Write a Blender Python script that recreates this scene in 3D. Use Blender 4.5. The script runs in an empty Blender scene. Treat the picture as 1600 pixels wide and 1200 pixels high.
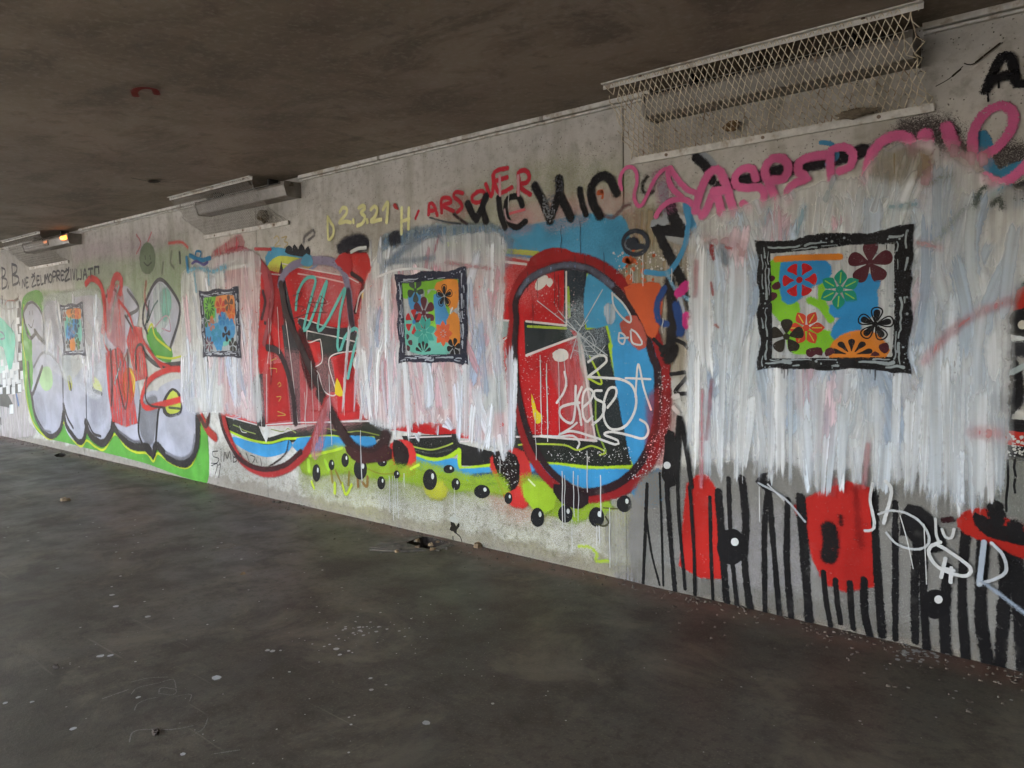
import bpy, bmesh, math, random
from mathutils import Vector, Matrix
import numpy as np

# ------------------------------------------------------------------ camera, sky, sun, exposure
SC = bpy.context.scene
COL = SC.collection
FPX = 1180.0                                   # focal length in pixels of the 1600 px wide photo
AX = np.array([0.7680095, 0.0336038, -0.63955625])      # along the wall, to the right (camera: x right, y down, z ahead)
AY = np.array([0.64012804, -0.07136634, 0.76494637])    # into the wall
AZ = np.array([-0.01993768, -0.99688396, -0.07632076])  # up
CAM = Vector((0.0, -3.742, 1.5))               # the wall's face is the plane y = 0, the floor z = 0
cam = bpy.data.cameras.new('camera')
cam.sensor_fit = 'HORIZONTAL'; cam.sensor_width = 36.0; cam.lens = 36.0 * FPX / 1600.0
cam.clip_start = 0.02; cam.clip_end = 3000.0
camo = bpy.data.objects.new('camera', cam); COL.objects.link(camo)
rot = Matrix(((AX[0], -AX[1], -AX[2]), (AY[0], -AY[1], -AY[2]), (AZ[0], -AZ[1], -AZ[2])))
camo.matrix_world = Matrix.Translation(CAM) @ rot.to_4x4()
SC.camera = camo

SUN_EL, SUN_AZ = math.radians(52), math.radians(-120)
world = bpy.data.worlds.new('World'); SC.world = world; world.use_nodes = True
wn = world.node_tree.nodes; wl = world.node_tree.links
sky = wn.new('ShaderNodeTexSky'); sky.sky_type = 'NISHITA'; sky.sun_disc = False
sky.sun_elevation = SUN_EL; sky.sun_rotation = SUN_AZ
sky.air_density = 1.0; sky.dust_density = 4.0; sky.ozone_density = 0.6
wl.new(sky.outputs[0], wn['Background'].inputs[0]); wn['Background'].inputs[1].default_value = 0.15
sun = bpy.data.lights.new('sun', 'SUN'); sun.energy = 2.2; sun.angle = math.radians(0.6); sun.color = (1.0, .97, .93)
suno = bpy.data.objects.new('sun', sun); COL.objects.link(suno)
sd = Vector((math.sin(SUN_AZ) * math.cos(SUN_EL), math.cos(SUN_AZ) * math.cos(SUN_EL), math.sin(SUN_EL)))
suno.rotation_euler = sd.to_track_quat('Z', 'Y').to_euler(); suno.location = sd * 40
vs = SC.view_settings
vs.view_transform = 'Standard'; vs.look = 'None'; vs.gamma = 1.0; vs.use_curve_mapping = False
vs.exposure = 4.05
SC.render.engine = 'CYCLES'
SC.cycles.transparent_max_bounces = 48
SC.cycles.max_bounces = 4; SC.cycles.diffuse_bounces = 3; SC.cycles.glossy_bounces = 2
SC.cycles.use_denoising = True; SC.cycles.sample_clamp_indirect = 6.0
SC.cycles.caustics_reflective = False; SC.cycles.caustics_refractive = False

# ------------------------------------------------------------------ helpers
RND = random.Random(7)
def wall_at(x, y, dy=0.0):
    """photo pixel -> (X, Z) on the wall's plane (or on a plane dy in front of it)"""
    v = np.array([x - 800.0, y - 600.0, FPX])
    a, b, c = v @ AX, v @ AY, v @ AZ
    t = (-CAM.y - dy) / b
    return (a * t + CAM.x, c * t + CAM.z)
def floor_at(x, y, z=0.0):
    v = np.array([x - 800.0, y - 600.0, FPX])
    a, b, c = v @ AX, v @ AY, v @ AZ
    t = (z - CAM.z) / c
    return (a * t + CAM.x, b * t + CAM.y)

def link(name, me, parent=None):
    o = bpy.data.objects.new(name, me); COL.objects.link(o)
    if parent is not None: o.parent = parent
    return o
def tag(o, label=None, cat=None, group=None, kind=None):
    if label: o['label'] = label
    if cat: o['category'] = cat
    if group: o['group'] = group
    if kind: o['kind'] = kind
    return o
def thing(name, label, cat, loc=(0, 0, 0), group=None):
    o = bpy.data.objects.new(name, None); COL.objects.link(o); o.location = loc
    o.empty_display_size = .1
    return tag(o, label, cat, group)

class MB:
    """collects solid shapes into one mesh"""
    def __init__(s): s.v = []; s.f = []
    def add(s, v, f):
        n = len(s.v); s.v += [tuple(p) for p in v]; s.f += [[i + n for i in q] for q in f]
    def box(s, a, b, bev=0.0):
        x0, y0, z0 = a; x1, y1, z1 = b
        if bev <= 0:
            s.add([(x0,y0,z0),(x1,y0,z0),(x1,y1,z0),(x0,y1,z0),(x0,y0,z1),(x1,y0,z1),(x1,y1,z1),(x0,y1,z1)],
                  [(0,3,2,1),(4,5,6,7),(0,1,5,4),(1,2,6,5),(2,3,7,6),(3,0,4,7)])
        else:
            bm = bmesh.new(); bmesh.ops.create_cube(bm, size=1)
            for v in bm.verts:
                v.co = Vector(((x0+x1)/2+v.co.x*(x1-x0), (y0+y1)/2+v.co.y*(y1-y0), (z0+z1)/2+v.co.z*(z1-z0)))
            bmesh.ops.bevel(bm, geom=bm.edges[:], offset=bev, segments=2, affect='EDGES', profile=.5)
            bm.verts.index_update()
            s.add([v.co[:] for v in bm.verts], [[v.index for v in f.verts] for f in bm.faces]); bm.free()
    def tube(s, pts, r, n=6, r2=None):
        pts = [Vector(p) for p in pts]; m = len(pts); vs = []; fs = []
        for i, p in enumerate(pts):
            t = (pts[min(i+1, m-1)] - pts[max(i-1, 0)]).normalized()
            u = t.cross(Vector((0,0,1)) if abs(t.z) < .9 else Vector((1,0,0))).normalized(); w = t.cross(u)
            rr = r if r2 is None else r + (r2 - r) * i / max(1, m-1)
            for k in range(n):
                a = 2*math.pi*k/n; vs.append(p + (u*math.cos(a) + w*math.sin(a))*rr)
        for i in range(m-1):
            for k in range(n):
                fs.append((i*n+k, i*n+(k+1)%n, (i+1)*n+(k+1)%n, (i+1)*n+k))
        fs.append(tuple(range(n))[::-1]); fs.append(tuple((m-1)*n+k for k in range(n)))
        s.add(vs, fs)
    def prism(s, prof, x0, x1):
        """profile [(y, z)] extruded along x"""
        n = len(prof)
        s.add([(x0, y, z) for y, z in prof] + [(x1, y, z) for y, z in prof],
              [tuple(range(n))[::-1], tuple(range(n, 2*n))] + [(i, (i+1) % n, n+(i+1) % n, n+i) for i in range(n)])
    def build(s, name, mat, parent=None, smooth=False):
        me = bpy.data.meshes.new(name); me.from_pydata(s.v, [], s.f)
        bm = bmesh.new(); bm.from_mesh(me); bmesh.ops.recalc_face_normals(bm, faces=bm.faces[:]); bm.to_mesh(me); bm.free()
        me.materials.append(mat)
        if smooth:
            for p in me.polygons: p.use_smooth = True
        return link(name, me, parent)

# ------------------------------------------------------------------ node materials
class NT:
    def __init__(s, name):
        s.m = bpy.data.materials.new(name); s.m.use_nodes = True
        s.t = s.m.node_tree; s.b = s.t.nodes['Principled BSDF']
    def n(s, typ, **kw):
        nd = s.t.nodes.new(typ)
        for k, v in kw.items():
            if k.startswith('i_'): nd.inputs[int(k[2:])].default_value = v
            else: setattr(nd, k, v)
        return nd
    def l(s, a, b): s.t.links.new(a, b)
    def val(s, sock, v):
        if hasattr(v, 'is_output'): s.l(v, sock)
        else: sock.default_value = v
    def math(s, op, a, b=0.0, c=0.0, clamp=False):
        nd = s.n('ShaderNodeMath', operation=op, use_clamp=clamp)
        for i, v in enumerate((a, b, c)): s.val(nd.inputs[i], v)
        return nd.outputs[0]
    def ramp(s, f, lo, hi, a=0.0, b=1.0, smooth=True):
        nd = s.n('ShaderNodeMapRange', interpolation_type='SMOOTHSTEP' if smooth else 'LINEAR')
        for i, v in enumerate((f, lo, hi, a, b)): s.val(nd.inputs[i], v)
        return nd.outputs[0]
    def noise(s, vec, scale, detail=3.0, rough=.55, dist=0.0):
        nd = s.n('ShaderNodeTexNoise'); s.l(vec, nd.inputs['Vector'])
        nd.inputs['Scale'].default_value = scale; nd.inputs['Detail'].default_value = detail
        nd.inputs['Roughness'].default_value = rough; nd.inputs['Distortion'].default_value = dist
        return nd.outputs[0]
    def mapping(s, vec, scale=(1,1,1), loc=(0,0,0), rot=(0,0,0)):
        nd = s.n('ShaderNodeMapping'); s.l(vec, nd.inputs[0])
        nd.inputs['Scale'].default_value = scale; nd.inputs['Location'].default_value = loc; nd.inputs['Rotation'].default_value = rot
        return nd.outputs[0]
    def pos(s): return s.n('ShaderNodeNewGeometry').outputs['Position']
    def mix(s, f, a, b, mode='MIX'):
        nd = s.n('ShaderNodeMix', data_type='RGBA', blend_type=mode)
        s.val(nd.inputs[0], f)
        for i, v in ((6, a), (7, b)):
            if hasattr(v, 'is_output'): s.l(v, nd.inputs[i])
            else: nd.inputs[i].default_value = (*v, 1.0) if len(v) == 3 else v
        return nd.outputs[2]
    def bump(s, h, strength=.3, dist=.01, normal=None):
        nd = s.n('ShaderNodeBump'); s.l(h, nd.inputs['Height'])
        nd.inputs['Strength'].default_value = strength; nd.inputs['Distance'].default_value = dist
        if normal: s.l(normal, nd.inputs['Normal'])
        s.l(nd.outputs[0], s.b.inputs['Normal']); return nd.outputs[0]
    def out(s, color=None, rough=None, **kw):
        if color is not None:
            if hasattr(color, 'is_output'): s.l(color, s.b.inputs['Base Color'])
            else: s.b.inputs['Base Color'].default_value = (*color, 1.0)
        if rough is not None: s.val(s.b.inputs['Roughness'], rough)
        for k, v in kw.items(): s.val(s.b.inputs[k.replace('_', ' ')], v)
        return s.m

def wall_relief(t, p):
    """the concrete's own fine relief, shared by the bare wall and the paint lying on it"""
    a = t.noise(p, 38.0, 5.0, .62); b = t.noise(p, 5.0, 3.0)
    return t.math('ADD', t.math('MULTIPLY', a, .5), b)

def mat_concrete_wall():
    t = NT('bare_concrete'); p = t.pos()
    n1 = t.noise(p, 1.3, 4.0); n2 = t.noise(p, 14.0, 6.0, .65); n3 = t.noise(t.mapping(p, (6, 6, .7)), 1.0, 4.0)
    c = t.mix(t.ramp(n1, .3, .7), (.46, .455, .435), (.57, .565, .545))
    c = t.mix(t.ramp(n2, .45, .72), c, (.37, .362, .335))
    c = t.mix(t.math('MULTIPLY', t.ramp(n3, .48, .70), .55), c, (.29, .275, .23))
    # pores and dark specks of the cast face
    v = t.n('ShaderNodeTexVoronoi'); t.l(p, v.inputs[0]); v.inputs['Scale'].default_value = 55
    pore = t.math('MULTIPLY', t.ramp(v.outputs[0], .08, .20, 1, 0), t.ramp(t.noise(p, 9.0), .42, .54))
    c = t.mix(pore, c, (.10, .095, .08))
    # limewash left on the foot of the wall, flaking to an uneven edge
    sep = t.n('ShaderNodeSeparateXYZ'); t.l(p, sep.inputs[0]); z = sep.outputs[2]
    edge = t.math('ADD', z, t.math('MULTIPLY', t.noise(p, 3.2, 5.0, .6), -.38))
    foot = t.ramp(edge, -.11, -.03, 1, 0)
    flake = t.ramp(t.noise(p, 16.0, 6.0, .72, .5), .44, .50)
    c = t.mix(t.math('MULTIPLY', foot, flake), c, (.54, .535, .50))
    mud = t.ramp(t.math('ADD', z, t.math('MULTIPLY', t.noise(p, 6.0, 5.0, .65), -.26)), -.055, .0, 1, 0)
    c = t.mix(t.math('MULTIPLY', mud, .7), c, (.17, .135, .105))
    scab = t.math('MULTIPLY', t.ramp(z, .10, .55, 1, 0), t.ramp(t.noise(t.mapping(p, (1, 1, 1), loc=(3, 0, 1)), 24.0, 6.0, .72), .57, .61))
    c = t.mix(t.math('MULTIPLY', scab, .75), c, (.17, .165, .14))
    h = t.math('SUBTRACT', wall_relief(t, p), t.math('MULTIPLY', scab, .4))
    h = t.math('SUBTRACT', h, t.math('MULTIPLY', pore, .5))
    h = t.math('ADD', h, t.math('MULTIPLY', t.math('MULTIPLY', foot, flake), .5))
    t.bump(h, .7, .010)
    return t.out(c, t.ramp(n2, .3, .7, .55, .8))

def mat_floor():
    t = NT('old_asphalt'); p = t.pos()
    n1 = t.noise(p, .55, 5.0, .6, .4); n2 = t.noise(p, 3.0, 5.0, .62); n3 = t.noise(p, 90.0, 3.0, .7)
    c = t.mix(t.ramp(n1, .35, .65), (.049, .042, .030), (.089, .078, .057))
    c = t.mix(t.math('MULTIPLY', t.ramp(n2, .48, .64), .85), c, (.042, .034, .023))
    c = t.mix(t.math('MULTIPLY', t.ramp(n3, .52, .72), .55), c, (.17, .148, .108))
    n5 = t.noise(p, 22.0, 5.0, .75)
    c = t.mix(t.math('MULTIPLY', t.ramp(n5, .50, .62), .7), c, (.028, .023, .016))
    sep = t.n('ShaderNodeSeparateXYZ'); t.l(p, sep.inputs[0])
    # reddish grit swept against the wall
    e = t.math('ADD', sep.outputs[1], t.math('MULTIPLY', t.noise(p, 2.2, 4.0), .34))
    grit = t.ramp(e, -.12, .10)
    c = t.mix(t.math('MULTIPLY', grit, .85), c, (.165, .088, .062))
    n4 = t.noise(p, 11.0, 5.0, .68)
    c = t.mix(t.math('MULTIPLY', t.ramp(n4, .46, .70), .55), c, (.050, .042, .030))
    c = t.mix(t.math('MULTIPLY', t.ramp(t.noise(t.mapping(p, (1, 1, 1), loc=(7, 3, 0)), 1.7, 6.0, .7, .5), .50, .66), .6), c, (.150, .128, .090))
    sc = t.noise(t.mapping(p, (.9, 26, 1), rot=(0, 0, .5)), 1.0, 4.0, .6); sc2 = t.noise(p, 1.1, 3.0)
    c = t.mix(t.math('MULTIPLY', t.math('MULTIPLY', t.ramp(sc, .62, .70), t.ramp(sc2, .5, .6)), .5), c, (.19, .17, .14))
    # damp, smoother patches
    damp = t.ramp(t.noise(p, .8, 4.0, .55, .8), .52, .60)
    c = t.mix(t.math('MULTIPLY', damp, .25), c, (.035, .034, .032))
    r = t.math('SUBTRACT', t.ramp(n2, .3, .7, .42, .62), t.math('MULTIPLY', damp, .06))
    # trodden-in paint specks
    v = t.n('ShaderNodeTexVoronoi'); t.l(p, v.inputs[0]); v.inputs['Scale'].default_value = 26; v.inputs['Randomness'].default_value = 1.0
    sp = t.math('MULTIPLY', t.ramp(v.outputs[0], .05, .09, 1, 0), t.ramp(t.noise(p, 2.3, 4.0), .62, .66))
    c = t.mix(sp, c, (.42, .42, .41))
    h = t.math('ADD', t.math('MULTIPLY', n3, .25), t.math('ADD', n2, n1))
    t.bump(h, .35, .012)
    return t.out(c, r)

def mat_ceiling():
    t = NT('sooty_concrete'); p = t.pos()
    n1 = t.noise(p, .9, 6.0, .66, .8); n2 = t.noise(t.mapping(p, (1.0, 1.7, 1), rot=(0, 0, .35)), 1.5, 6.0, .66, .6); n3 = t.noise(p, 30.0, 4.0, .65)
    c = t.mix(t.ramp(n1, .3, .7), (.17, .136, .10), (.305, .255, .20))
    c = t.mix(t.math('MULTIPLY', t.ramp(n2, .47, .66), .7), c, (.105, .082, .060))
    sm = t.noise(t.mapping(p, (2.2, .5, 1), rot=(0, 0, -.5)), 1.6, 6.0, .68, .6)
    c = t.mix(t.math('MULTIPLY', t.ramp(sm, .60, .74), .45), c, (.065, .055, .047))
    c = t.mix(t.math('MULTIPLY', t.ramp(n3, .48, .72), .4), c, (.37, .335, .29))
    n6 = t.noise(p, 6.0, 6.0, .7)
    c = t.mix(t.math('MULTIPLY', t.ramp(n6, .55, .68), .5), c, (.11, .092, .075))
    t.bump(t.math('ADD', t.math('MULTIPLY', n3, .4), n2), .35, .008)
    return t.out(c, .72)

def mat_plain(name, col, rough=.5, metal=0.0, var=.25, scale=18.0, dirt=None):
    t = NT(name); p = t.pos()
    n = t.noise(p, scale, 4.0, .6)
    c = t.mix(t.ramp(n, .35, .7), tuple(x * (1 + var * .4) for x in col), tuple(x * (1 - var) for x in col))
    if dirt: c = t.mix(t.ramp(t.noise(p, scale * .4, 5.0, .65), .52, .66), c, dirt)
    t.bump(n, .15, .003)
    return t.out(c, rough, Metallic=metal)

M = {}
M['wall'] = mat_concrete_wall(); M['floor'] = mat_floor(); M['ceiling'] = mat_ceiling()
M['white_steel'] = mat_plain('white_painted_steel', (.62, .62, .60), .45, 0, .2, 22, (.36, .31, .25))
M['mesh_steel'] = mat_plain('galvanised_mesh', (.66, .60, .47), .55, .0, .3, 40, (.28, .20, .13))
M['housing'] = mat_plain('grey_housing', (.25, .235, .21), .5, 0, .25, 12, (.17, .155, .13))
M['dark'] = mat_plain('dark_gap', (.03, .028, .025), .8)
M['bolt'] = mat_plain('rusty_bolt', (.16, .12, .09), .5, .6)
M['outer_wall'] = mat_plain('render_wall', (.45, .45, .44), .8, 0, .25, 2.5)
M['pavement'] = mat_plain('pavement', (.40, .40, .40), .8, 0, .25, 1.5)
M['nest'] = mat_plain('dry_mud', (.16, .135, .10), .9, 0, .5, 30)
M['rubble'] = mat_plain('rubble', (.12, .10, .082), .85, 0, .4, 40)
M['soil'] = mat_plain('hole_soil', (.06, .045, .035), .95, 0, .4, 40)
M['leaf'] = mat_plain('dry_leaf', (.24, .16, .085), .7, 0, .4, 60)

# ------------------------------------------------------------------ the setting
H_CEIL = 2.76
XL, XR = -21.0, 9.0
# floor, with two openings broken into it by the wall
HOLES = [floor_at(655, 848), floor_at(95, 710)]
def hole_outline(k):
    if k == 0:
        px = [(634,848),(648,842),(660,838),(668,838),(690,843),(703,847),(688,852),(675,857),(667,857),(655,854),(645,851)]
    else:
        px = [(84,711),(92,708),(101,708),(104,711),(98,714),(88,714)]
    return [floor_at(*q) for q in px]
bm = bmesh.new()
outer = [(-60, -60), (60, -60), (60, .4), (-60, .4)]
def loop_edges(pts):
    vs = [bm.verts.new((x, y, 0)) for x, y in pts]
    return [bm.edges.new((vs[i], vs[(i+1) % len(vs)])) for i in range(len(vs))]
es = loop_edges(outer)
for k in range(2): es += loop_edges(hole_outline(k))
bmesh.ops.triangle_fill(bm, use_beauty=True, use_dissolve=False, edges=es)
for f in bm.faces:
    if f.normal.z < 0: f.normal_flip()
me = bpy.data.meshes.new('floor'); bm.to_mesh(me); bm.free(); me.materials.append(M['floor'])
floor = tag(link('floor', me), kind='structure')
for k in range(2):
    pts = hole_outline(k); n = len(pts); mb = MB()
    cx = sum(p[0] for p in pts)/n; cy = sum(p[1] for p in pts)/n
    lo = [(cx+(x-cx)*.9+RND.uniform(-.01,.01), cy+(y-cy)*.9, -.16-RND.uniform(0,.03)) for x, y in pts]
    mb.add([(x, y, -.001) for x, y in pts] + lo + [(cx, cy, -.2)],
           [(i, (i+1) % n, n+(i+1) % n, n+i) for i in range(n)] + [(n+i, n+(i+1) % n, 2*n) for i in range(n)])
    mb.build('pit', M['soil'], floor)

# ceiling slab over the underpass
BACK = -7.0
mb = MB(); mb.box((XL, BACK-.3, H_CEIL), (XR, .3, H_CEIL+.7)); ceiling = tag(mb.build('ceiling', M['ceiling']), kind='structure')
# ground outside
mb = MB(); mb.box((-900, -900, -.6), (900, 900, -.3)); tag(mb.build('ground', M['pavement']), kind='structure')
mb = MB(); mb.box((-60, .4, -.3), (60, 60, -.004)); tag(mb.build('embankment', M['pavement']), kind='structure')

# the painted wall: cast concrete panels with open joints
wall = thing('underpass_wall', 'long pale concrete underpass wall covered in graffiti, with vertical panel joints', 'wall')
SEAMS = [XL, -18.1, -14.1, -10.13, -6.03, -2.28, 1.6, 5.5, XR]
for a, b in zip(SEAMS, SEAMS[1:]):
    mb = MB(); mb.box((a+.0025, 0, -.05), (b-.0025, .25, H_CEIL-.003), .005)
    mb.build('panel', M['wall'], wall)
mb = MB(); mb.box((XL+.05, .02, -.04), (XR-.05, .2, H_CEIL-.01)); mb.build('joint_backing', M['dark'], wall)
# unseen wall on the camera's side; gap to the left sized for the daylight
bw = thing('opposite_wall', 'plain rendered wall on the other side of the underpass, behind the viewer', 'wall')
for a, b in ((XL, -16.0), (-0.3, XR)):
    mb = MB(); mb.box((a, BACK-.25, -.05), (b, BACK, H_CEIL-.003)); mb.build('panel', M['outer_wall'], bw)
mb = MB(); mb.box((XR+.002, BACK-.25, -.05), (XR+.3, .25, H_CEIL+.5)); mb.build('end_panel', M['outer_wall'], bw)

# ------------------------------------------------------------------ paint on the wall
TILES = {'P': (0, 0, 1.0), 'A': (0, 360, 1/3), 'B': (270, 340, .35), 'C': (480, 260, .25), 'D': (480, 540, .25), 'E': (760, 260, .25),
         'F': (760, 540, .3166), 'G': (1000, 200, .375), 'H': (960, 560, .41667), 'I': (1160, 330, .225), 'J': (600, 400, .1584),
         'K': (80, 460, .0916), 'L': (300, 440, .1083), 'M': (1440, 60, .225), 'N': (1440, 440, .26667), 'O': (0, 440, .2),
         'Q': (1300, 740, .26667), 'S': (960, 240, .2125)}
def px(tile, s):
    """'x,y x,y' measured on an enlargement of the photo -> points (X, Z) on the wall, in metres"""
    ox, oy, k = TILES[tile]
    out = []
    for q in s.split():
        a, b = q.split(','); out.append(wall_at(ox + float(a) * k, oy + float(b) * k))
    return out
def spline(pts, step, closed=False):
    p = [Vector((a, b)) for a, b in pts]; n = len(p); out = []
    if n < 3 and not closed:
        p = [p[0], p[0].lerp(p[-1], .5), p[-1]]; n = 3
    segs = n if closed else n - 1
    for i in range(segs):
        a = p[(i-1) % n] if (closed or i > 0) else p[0]*2 - p[1]
        b = p[i]; c = p[(i+1) % n]
        d = p[(i+2) % n] if (closed or i+2 < n) else p[-1]*2 - p[-2]
        m = max(2, min(60, int((c-b).length/step)))
        for k in range(m):
            t = k/m
            out.append(.5*((2*b) + (c-a)*t + (2*a-5*b+4*c-d)*t*t + (3*b-a-3*c+d)*t*t*t))
    if not closed: out.append(p[-1].copy())
    return out

CELL = .04; GX0 = -17.5; GZ0 = -.3
HEIGHT = np.zeros((int(27/CELL), int(3.4/CELL)), dtype=np.float64)
def cells_of(v, f):
    cs = set()
    for q in f:
        xs = [v[i][0] for i in q]; zs = [v[i][1] for i in q]
        for a in range(int((min(xs)-GX0)/CELL), int((max(xs)-GX0)/CELL)+1):
            for b in range(int((min(zs)-GZ0)/CELL), int((max(zs)-GZ0)/CELL)+1):
                if 0 <= a < HEIGHT.shape[0] and 0 <= b < HEIGHT.shape[1]: cs.add((a, b))
    return cs

class Paint:
    """thin coats of paint gathered into one mesh; every coat lies a hair above whatever it covers"""
    def __init__(s): s.v = []; s.f = []; s.uv = []; s.al = []; s.mi = []; s.mats = []
    def slot(s, mat):
        if mat not in s.mats: s.mats.append(mat)
        return s.mats.index(mat)
    def lay(s, v, f, uv, al, mat, slope=None):
        cs = cells_of(v, f)
        base = max([HEIGHT[c] for c in cs] or [0]) + 5e-5
        top = base + (max(slope) if slope else 0)
        for c in cs: HEIGHT[c] = top
        n = len(s.v)
        for i, (a, b) in enumerate(v): s.v.append((a, -(3e-4 + base + (slope[i] if slope else 0)), b))
        s.f += [[i+n for i in q] for q in f]; s.uv += uv; s.al += al
        s.mi += [s.slot(mat)] * len(f)
    def stroke(s, pts, w, mat, closed=False, w2=None, flat=False, wob=0.0, fade=(0.0, 0.0)):
        w = w/100.0; w2 = w if w2 is None else w2/100.0
        q = spline(pts, max(.012, min(w, w2)*.4), closed); m = len(q)
        if m < 2: return s
        hw = w/2; v = []; uv = []; al = []; f = []; sl = []
        dist = [0.0]
        for i in range(1, m): dist.append(dist[-1] + (q[i]-q[i-1]).length)
        Lt = dist[-1] or 1e-3; rows = []
        ph = RND.uniform(0, 50)
        for i in range(m):
            t = (q[(i+1) % m] - q[(i-1) % m]) if closed else (q[min(i+1, m-1)] - q[max(i-1, 0)])
            if t.length < 1e-7: t = Vector((1, 0))
            t.normalize(); u = dist[i]/Lt
            h = (hw + (w2/2-hw)*u) * (1 + wob*math.sin(ph+dist[i]*9)*.6 + wob*math.sin(ph*2+dist[i]*23)*.4)
            e = 0.0
            if flat:
                k = .28
                e = max(0, 1-u/k)*fade[0] if u < k else (max(0, 1-(1-u)/k)*fade[1] if u > 1-k else 0)
            rows.append((q[i], t, h, 1.0, e, dist[i]))
        if not closed and not flat:
            a = rows[0]; b = rows[-1]
            for k in (.35, .65, .87, 1.0):
                c = math.sqrt(max(0, 1-k*k))
                rows.insert(0, (a[0]-a[1]*a[2]*k, a[1], a[2]*c, c, k, -a[2]*k))
                rows.append((b[0]+b[1]*b[2]*k, b[1], b[2]*c, c, k, b[5]+b[2]*k))
        for i, (p, t, h, c, e, d) in enumerate(rows):
            nn = Vector((-t.y, t.x))
            for k in (-1, 0, 1):
                v.append((p.x+nn.x*h*k, p.y+nn.y*h*k)); uv.append((c*k, e)); al.append((d+ph, k*h+ph)); sl.append(i*7e-6)
        R = len(rows)
        for i in range(R if closed else R-1):
            j = (i+1) % R
            f += [(3*i, 3*i+1, 3*j+1, 3*j), (3*i+1, 3*i+2, 3*j+2, 3*j+1)]
        s.lay(v, f, uv, al, mat, sl); return s
    def fill(s, pts, mat, soft=1.5, smooth=True):
        q = spline(pts, .05, True) if smooth else [Vector(p) for p in pts]
        area = sum(q[i].x*q[(i+1) % len(q)].y - q[(i+1) % len(q)].x*q[i].y for i in range(len(q)))
        if area < 0: q.reverse()
        n = len(q); soft /= 100.0
        from mathutils.geometry import tessellate_polygon
        f = [list(t) for t in tessellate_polygon([[Vector((p.x, p.y, 0)) for p in q]])]
        v = [(p.x, p.y) for p in q]; uv = [(0.0, 0.0)]*n
        for i in range(n):
            a = q[i]-q[i-1]; b = q[(i+1) % n]-q[i]
            t = (a.normalized() if a.length > 1e-8 else b) + (b.normalized() if b.length > 1e-8 else a)
            if t.length < 1e-6: t = b
            t = t.normalized(); v.append((q[i].x+t.y*soft, q[i].y-t.x*soft))
        uv = uv + [(1.0, 0.0)]*n
        f += [(i, n+i, n+(i+1) % n, (i+1) % n) for i in range(n)]
        s.lay(v, f, uv, [(p[1], p[0]) for p in v], mat, [0.0]*n + [-2e-6]*n); return s
    def dots(s, pts, mat):
        """[(x, z, r)] small round specks"""
        v = []; f = []; uv = []
        for x, z, r in pts:
            n = len(v); k = 7
            for i in range(k):
                a = 2*math.pi*i/k; rr = r*RND.uniform(.8, 1.2); v.append((x+math.cos(a)*rr, z+math.sin(a)*rr))
            f.append(list(range(n, n+k))); uv += [(0.5, 0)]*k
        if v: s.lay(v, f, uv, [(p[1], p[0]) for p in v], mat)
        return s
    def build(s, name, parent=None, label=None, kind=None):
        me = bpy.data.meshes.new(name); me.from_pydata(s.v, [], s.f)
        for nm, data in (('st', s.uv), ('al', s.al)):
            lay = me.uv_layers.new(name=nm)
            idx = np.zeros(len(me.loops), dtype=np.int32); me.loops.foreach_get('vertex_index', idx)
            lay.data.foreach_set('uv', np.array(data, dtype=np.float32)[idx].ravel())
        for m in s.mats: me.materials.append(m)
        me.polygons.foreach_set('material_index', np.array(s.mi, dtype=np.int32))
        o = link(name, me, parent)
        if label: o['label'] = label
        if kind: o['kind'] = kind
        return o

def lin(h):
    c = [int(h[i:i+2], 16)/255 for i in (0, 2, 4)]
    return tuple(x/12.92 if x <= .04045 else ((x+.055)/1.055)**2.4 for x in c)
PC = {}
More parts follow.
